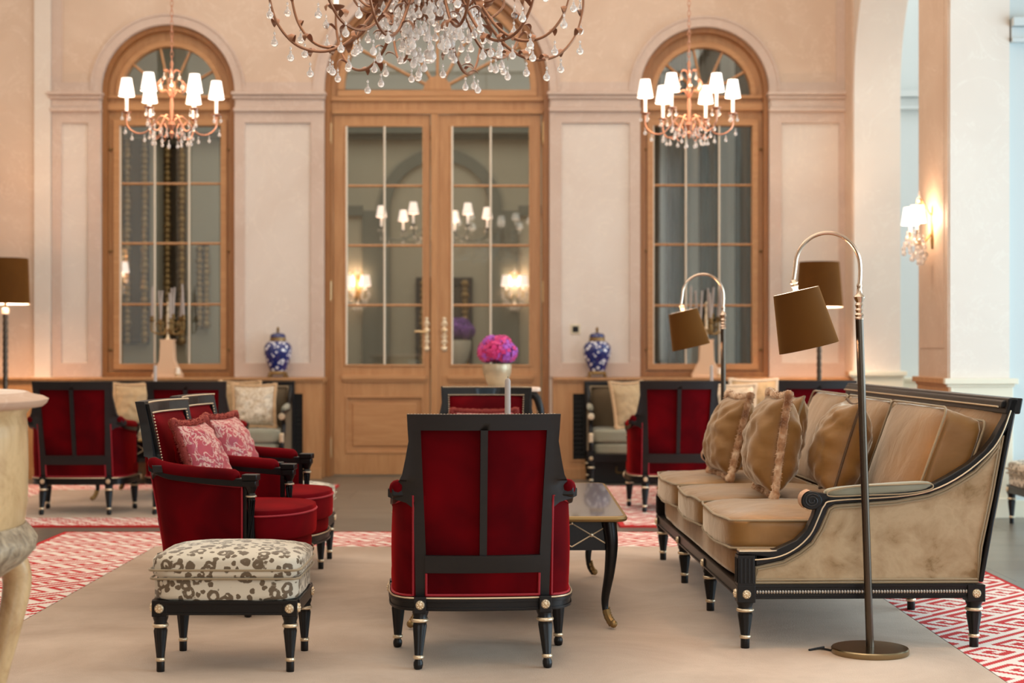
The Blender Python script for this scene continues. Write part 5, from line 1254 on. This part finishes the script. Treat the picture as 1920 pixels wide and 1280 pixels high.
def small_chandelier(label, loc, R, ang0, ceil, SH=None, shade_r=.056, nd=1.0, frame=COPPER, scale=1.0):
    """loc = centre at the height of the shade rims"""
    root = empty('chandelier', loc, label=label, cat='chandelier')
    rng = random.Random(3); k_ = R/.31
    m = MB(); m.lathe([(.001, -.29), (.012, -.27), (.02, -.25), (.01, -.23), (.028, -.19), (.010, -.14), (.014, -.05), (.008, .0), (.014, .08), (.008, .12), (.020, .17), (.008, .2), (.014, .235), (.004, .26)], 14); stem_ = m.build('central_stem', frame, root)
    m = MB()
    for j in range(6):
        a = radians(30+60*j); ca, sa = cos(a), sin(a)
        m.tube(smooth_path([(.01*ca, .01*sa, .0), (.04*ca, .04*sa, .05), (.085*ca, .085*sa, .04), (.10*ca, .10*sa, .09), (.075*ca, .075*sa, .125)], 4), .004, 6)
        m.tube(smooth_path([(.005*ca, .005*sa, .15), (.03*ca, .03*sa, .19), (.06*ca, .06*sa, .185)], 4), .0035, 6)
    m.build('upper_scrolls', frame, root)
    d0 = drop_mesh().build('crystal_drop', CRYSTAL, root, smooth=60); d0.scale = (.75, .75, .75); used = [False]
    def drop(p):
        if not used[0]: d0.location = p; used[0] = True
        else: inst(d0, 'crystal_drop', p, root, sc=.75)
    for j in range(6):
        a = radians(ang0+60*j); ca, sa = cos(a), sin(a)
        pts = smooth_path([(.015*ca, .015*sa, -.16), (.07*k_*ca, .07*k_*sa, -.13), (.12*k_*ca, .12*k_*sa, -.18), (.18*k_*ca, .18*k_*sa, -.245), (.25*k_*ca, .25*k_*sa, -.25), (R*.99*ca, R*.99*sa, -.20), (R*ca, R*sa, -.115)], 5)
        m = MB(); m.tube(pts, .0058, 6)
        m.tube(smooth_path([(.10*ca, .10*sa, -.17), (.06*ca, .06*sa, -.23), (.10*ca, .10*sa, -.29), (.14*ca, .14*sa, -.27)], 4), .004, 6)
        arm = m.build('arm', frame, root)
        m = MB(); m.lathe([(.004, -.008), (.018, -.004), (.032, .002), (.034, .008), (.012, .005)], 14, (R*ca, R*sa, -.115), flute=7, fl=.2); m.build('drip_pan', frame, arm)
        m = MB(); m.lathe([(.0115, -.11), (.0115, .02), (.002, .022)], 12, (R*ca, R*sa, 0)); m.build('candle_sleeve', LIT_SLEEVE, arm)
        m = MB(); m.lathe([(shade_r, 0), (shade_r*.62, .125)], 22, (R*ca, R*sa, 0)); m.lathe([(shade_r-.002, 0), (shade_r*.62-.002, .125)], 22, (R*ca, R*sa, 0)); s_ = m.build('lamp_shade', SH or SHADE_LIT, arm)
        m = MB(); m.lathe([(shade_r*1.01, .004), (shade_r*.99, .010)], 22, (R*ca, R*sa, 0)); m.build('shade_band', IVORY, s_)
        for f in (.35, .55, .72, .86): p = pts[int(f*(len(pts)-1))]; drop(p+Vector((rng.gauss(0, .012), rng.gauss(0, .012), -.012)))
        for b in (0, 2.1, 4.2): drop(Vector((R*ca+.030*cos(b+a), R*sa+.030*sin(b+a), -.115)))
        drop(Vector((.13*ca, .13*sa, -.28))); drop(Vector((.07*ca, .07*sa, -.22))); drop(Vector((.085*cos(a+.5), .085*sin(a+.5), .11)))
        if j % 2 == 0: drop(Vector((.06*cos(a+.5), .06*sin(a+.5), .18))); drop(Vector((.04*ca, .04*sa, -.30)))
    if ceil:
        m = MB(); chain(m, 0, 0, .25, ceil-loc[2]); m.build('chain', frame, root)
    point('lamp_light', (0, 0, .03), 10, WARM, .18, root)
    return root
def zs(py, s): return Z_(py, s)
small_chandelier('six-shade crystal chandelier hanging before the left window', (X_(322, 270), FPX/270, zs(183, 270)), .305, 12, 6.0)
small_chandelier('six-shade crystal chandelier hanging before the right window', (X_(1292, 270), FPX/270, zs(183, 270)), .305, 1, 6.0)
BFR = plain('pewter frame', srgb(110,116,112), .4, .6).m
small_chandelier('dim six-shade chandelier seen through the glass of the double door', (X_(815, 166.7), 18.0, zs(408, 166.7)), .60, 10, 5.2, frame=BFR, shade_r=.060, SH=SHADE_DIM)
# ---------------------------------------------------------------- sconces
def sconce(label, loc, rz, power=10, SH=None):
    root = empty('wall_sconce', loc, rz, label=label, cat='sconce')     # local: wall at y=0, projects to -y
    m = MB(); m.lathe([(.03, -.16), (.045, -.10), (.03, -.02), (.045, .05), (.02, .14), (.001, .17)], 16, sy=.35); m.build('backplate', OLD_GILT, root)
    rng = random.Random(9)
    d0 = drop_mesh().build('crystal_drop', CRYSTAL, root, smooth=60); d0.location = (0, -.10, -.20); d0.scale = (1.1, 1.1, 1.2)
    for s in (-1, 1):
        m = MB(); m.tube(smooth_path([(0, -.01, -.05), (s*.05, -.08, -.12), (s*.10, -.14, -.10), (s*.10, -.14, -.02)], 5), .006, 6)
        m.tube(smooth_path([(0, -.01, .08), (s*.03, -.07, .16), (s*.05, -.10, .20), (s*.07, -.10, .16)], 4), .005, 6); arm = m.build('arm', OLD_GILT, root)
        m = MB(); m.lathe([(.0115, -.03), (.0115, .05)], 12, (s*.10, -.14, 0)); m.build('candle_sleeve', LIT_SLEEVE, arm)
        m = MB(); m.lathe([(.068, .02), (.048, .15)], 22, (s*.10, -.14, 0)); m.lathe([(.066, .02), (.046, .15)], 22, (s*.10, -.14, 0)); m.build('lamp_shade', SH or SHADE_LIT, arm)
        for k in range(9):
            inst(d0, 'crystal_drop', (s*.10+.05*cos(k*.7), -.14+.05*sin(k*.7), -.03-.035*(k % 4)), root, sc=1.1)
        for k in range(5): inst(d0, 'crystal_drop', (s*.03*k*.7, -.05-.02*k, -.14-.03*(k % 3)), root, sc=1.2)
    inst(d0, 'crystal_drop', (0, -.1, .26), root, sc=1.2)
    point('lamp_light', (0, -.13, .07), power, WARM, .07, root)
    return root
sconce('glowing crystal wall sconce on the arcade pier at right', (3.082, 11.72, zs(425, 256)), -pi/2, 9)
SZ = zb(540)
sconce('glowing sconce seen through the left leaf of the double door', (xb(672), YB-.01, SZ), 0, 7, SHADE_DIM)
sconce('glowing sconce seen through the right leaf of the double door', (xb(965), YB-.01, SZ), 0, 7, SHADE_DIM)
sconce('glowing sconce seen through the left edge of the left window', (xb(222), YB-.01, zb(515)), 0, 6, SHADE_DIM)
sconce('glowing sconce seen through the left edge of the right window', (xb(1236), YB-.30, zb(505)), 0, 3, SHADE_DIM)
# ---------------------------------------------------------------- things beyond the glass
def tall_mirror(label, px0, px1, py0, py1, y=YB-.02, gold=True):
    s = FPX/y; x0, x1 = X_(px0, s), X_(px1, s); z0, z1 = Z_(py1, s), Z_(py0, s); root = empty('framed_mirror', ((x0+x1)/2, y, z0), label=label, cat='mirror')
    w = (x1-x0)/2; h = z1-z0; t = min(.10, w*.4)
    m = MB(); m.prism([[(-w, 0), (w, 0), (w, h), (-w, h)], [(-w+t, t), (w-t, t), (w-t, h-t), (-w+t, h-t)]], -.06, 0); m.build('frame', BLACK_DULL, root, smooth=0, bevel=.01)
    m = MB(); m.bx(-w+t, w-t, -.02, 0, t, h-t); m.build('mirror_glass', plain('mirror', srgb(58,50,38), .25, .3).m if 'mirror' not in bpy.data.materials else bpy.data.materials['mirror'], root, smooth=0)
    m = MB(); rng = random.Random(px0)
    for k in range(int(h/.07)):
        for s_ in (-1, 1):
            m.ball((s_*(w-t*.9), -.065, .04+k*.07), .036+.02*rng.random(), 8, 5)
    m.build('gilt_carving', OLD_GILT, root)
    return root
tall_mirror('dark framed tall mirror seen through the middle of the double door', 780, 886, 520, 690)
tall_mirror('tall dark and gilt mirror seen through the left column of the left window', 232, 282, 245, 645)
tall_mirror('tall dark and gilt mirror seen through the middle column of the left window', 308, 350, 270, 645)
tall_mirror('small dark picture seen through the right column of the left window', 372, 392, 455, 615)
v2 = bouquet('deep violet hydrangeas seen through the right leaf of the double door', (X_(861, 172), FPX/172, 1.01), .165, PETV, 6, 'white vase seen through the right leaf of the double door', plain('white ceramic', srgb(226,222,206), .3).m, .27, .13)
ct2 = empty('side_table', (X_(861, 172), FPX/172, 0), label='small table under the violet flowers beyond the double door', cat='table')
m = MB(); m.lathe([(.24, .98), (.25, .99), (.25, 1.0), (.24, 1.01)], 30); m.build('tabletop', BLACK, ct2)
m = MB(); m.lathe([(.16, 0), (.15, .03), (.03, .08), (.025, .5), (.04, .8), (.05, .985)], 20); m.build('pedestal', BLACK, ct2)
dr = empty('curtain', (0, 0, 0), label='dark olive curtains hanging beyond the right window', cat='curtain')
YC = 16.4; sc2 = FPX/YC
def drape(x0, x1, mat, nm, y=YC, amp=.035, wl=.11):
    m = MB(); n = max(8, int((x1-x0)/.012))
    m.grid(lambda u, v: (x0+(x1-x0)*u, y+amp*sin((x0+(x1-x0)*u)/wl*2*pi)+.012*sin(7*u), .05+4.9*v), n, 4); m.grid(lambda u, v: (x0+(x1-x0)*u, y+.01+amp*sin((x0+(x1-x0)*u)/wl*2*pi)+.012*sin(7*u), .05+4.9*v), n, 4)
    return m.build(nm, mat, dr)
for a, b in ((1200, 1238), (1250, 1289), (1311, 1351), (1377, 1440)): drape(X_(a, sc2), X_(b, sc2), OLIVE, 'curtain_panel')
sh = empty('curtain', (0, 0, 0), label='white sheer curtains showing in strips between the dark ones beyond the right window', cat='curtain')
dr2 = dr; dr = sh
drape(X_(1195, sc2), X_(1445, sc2), SHEER, 'curtain_panel', y=YC+.25, amp=.02, wl=.2)
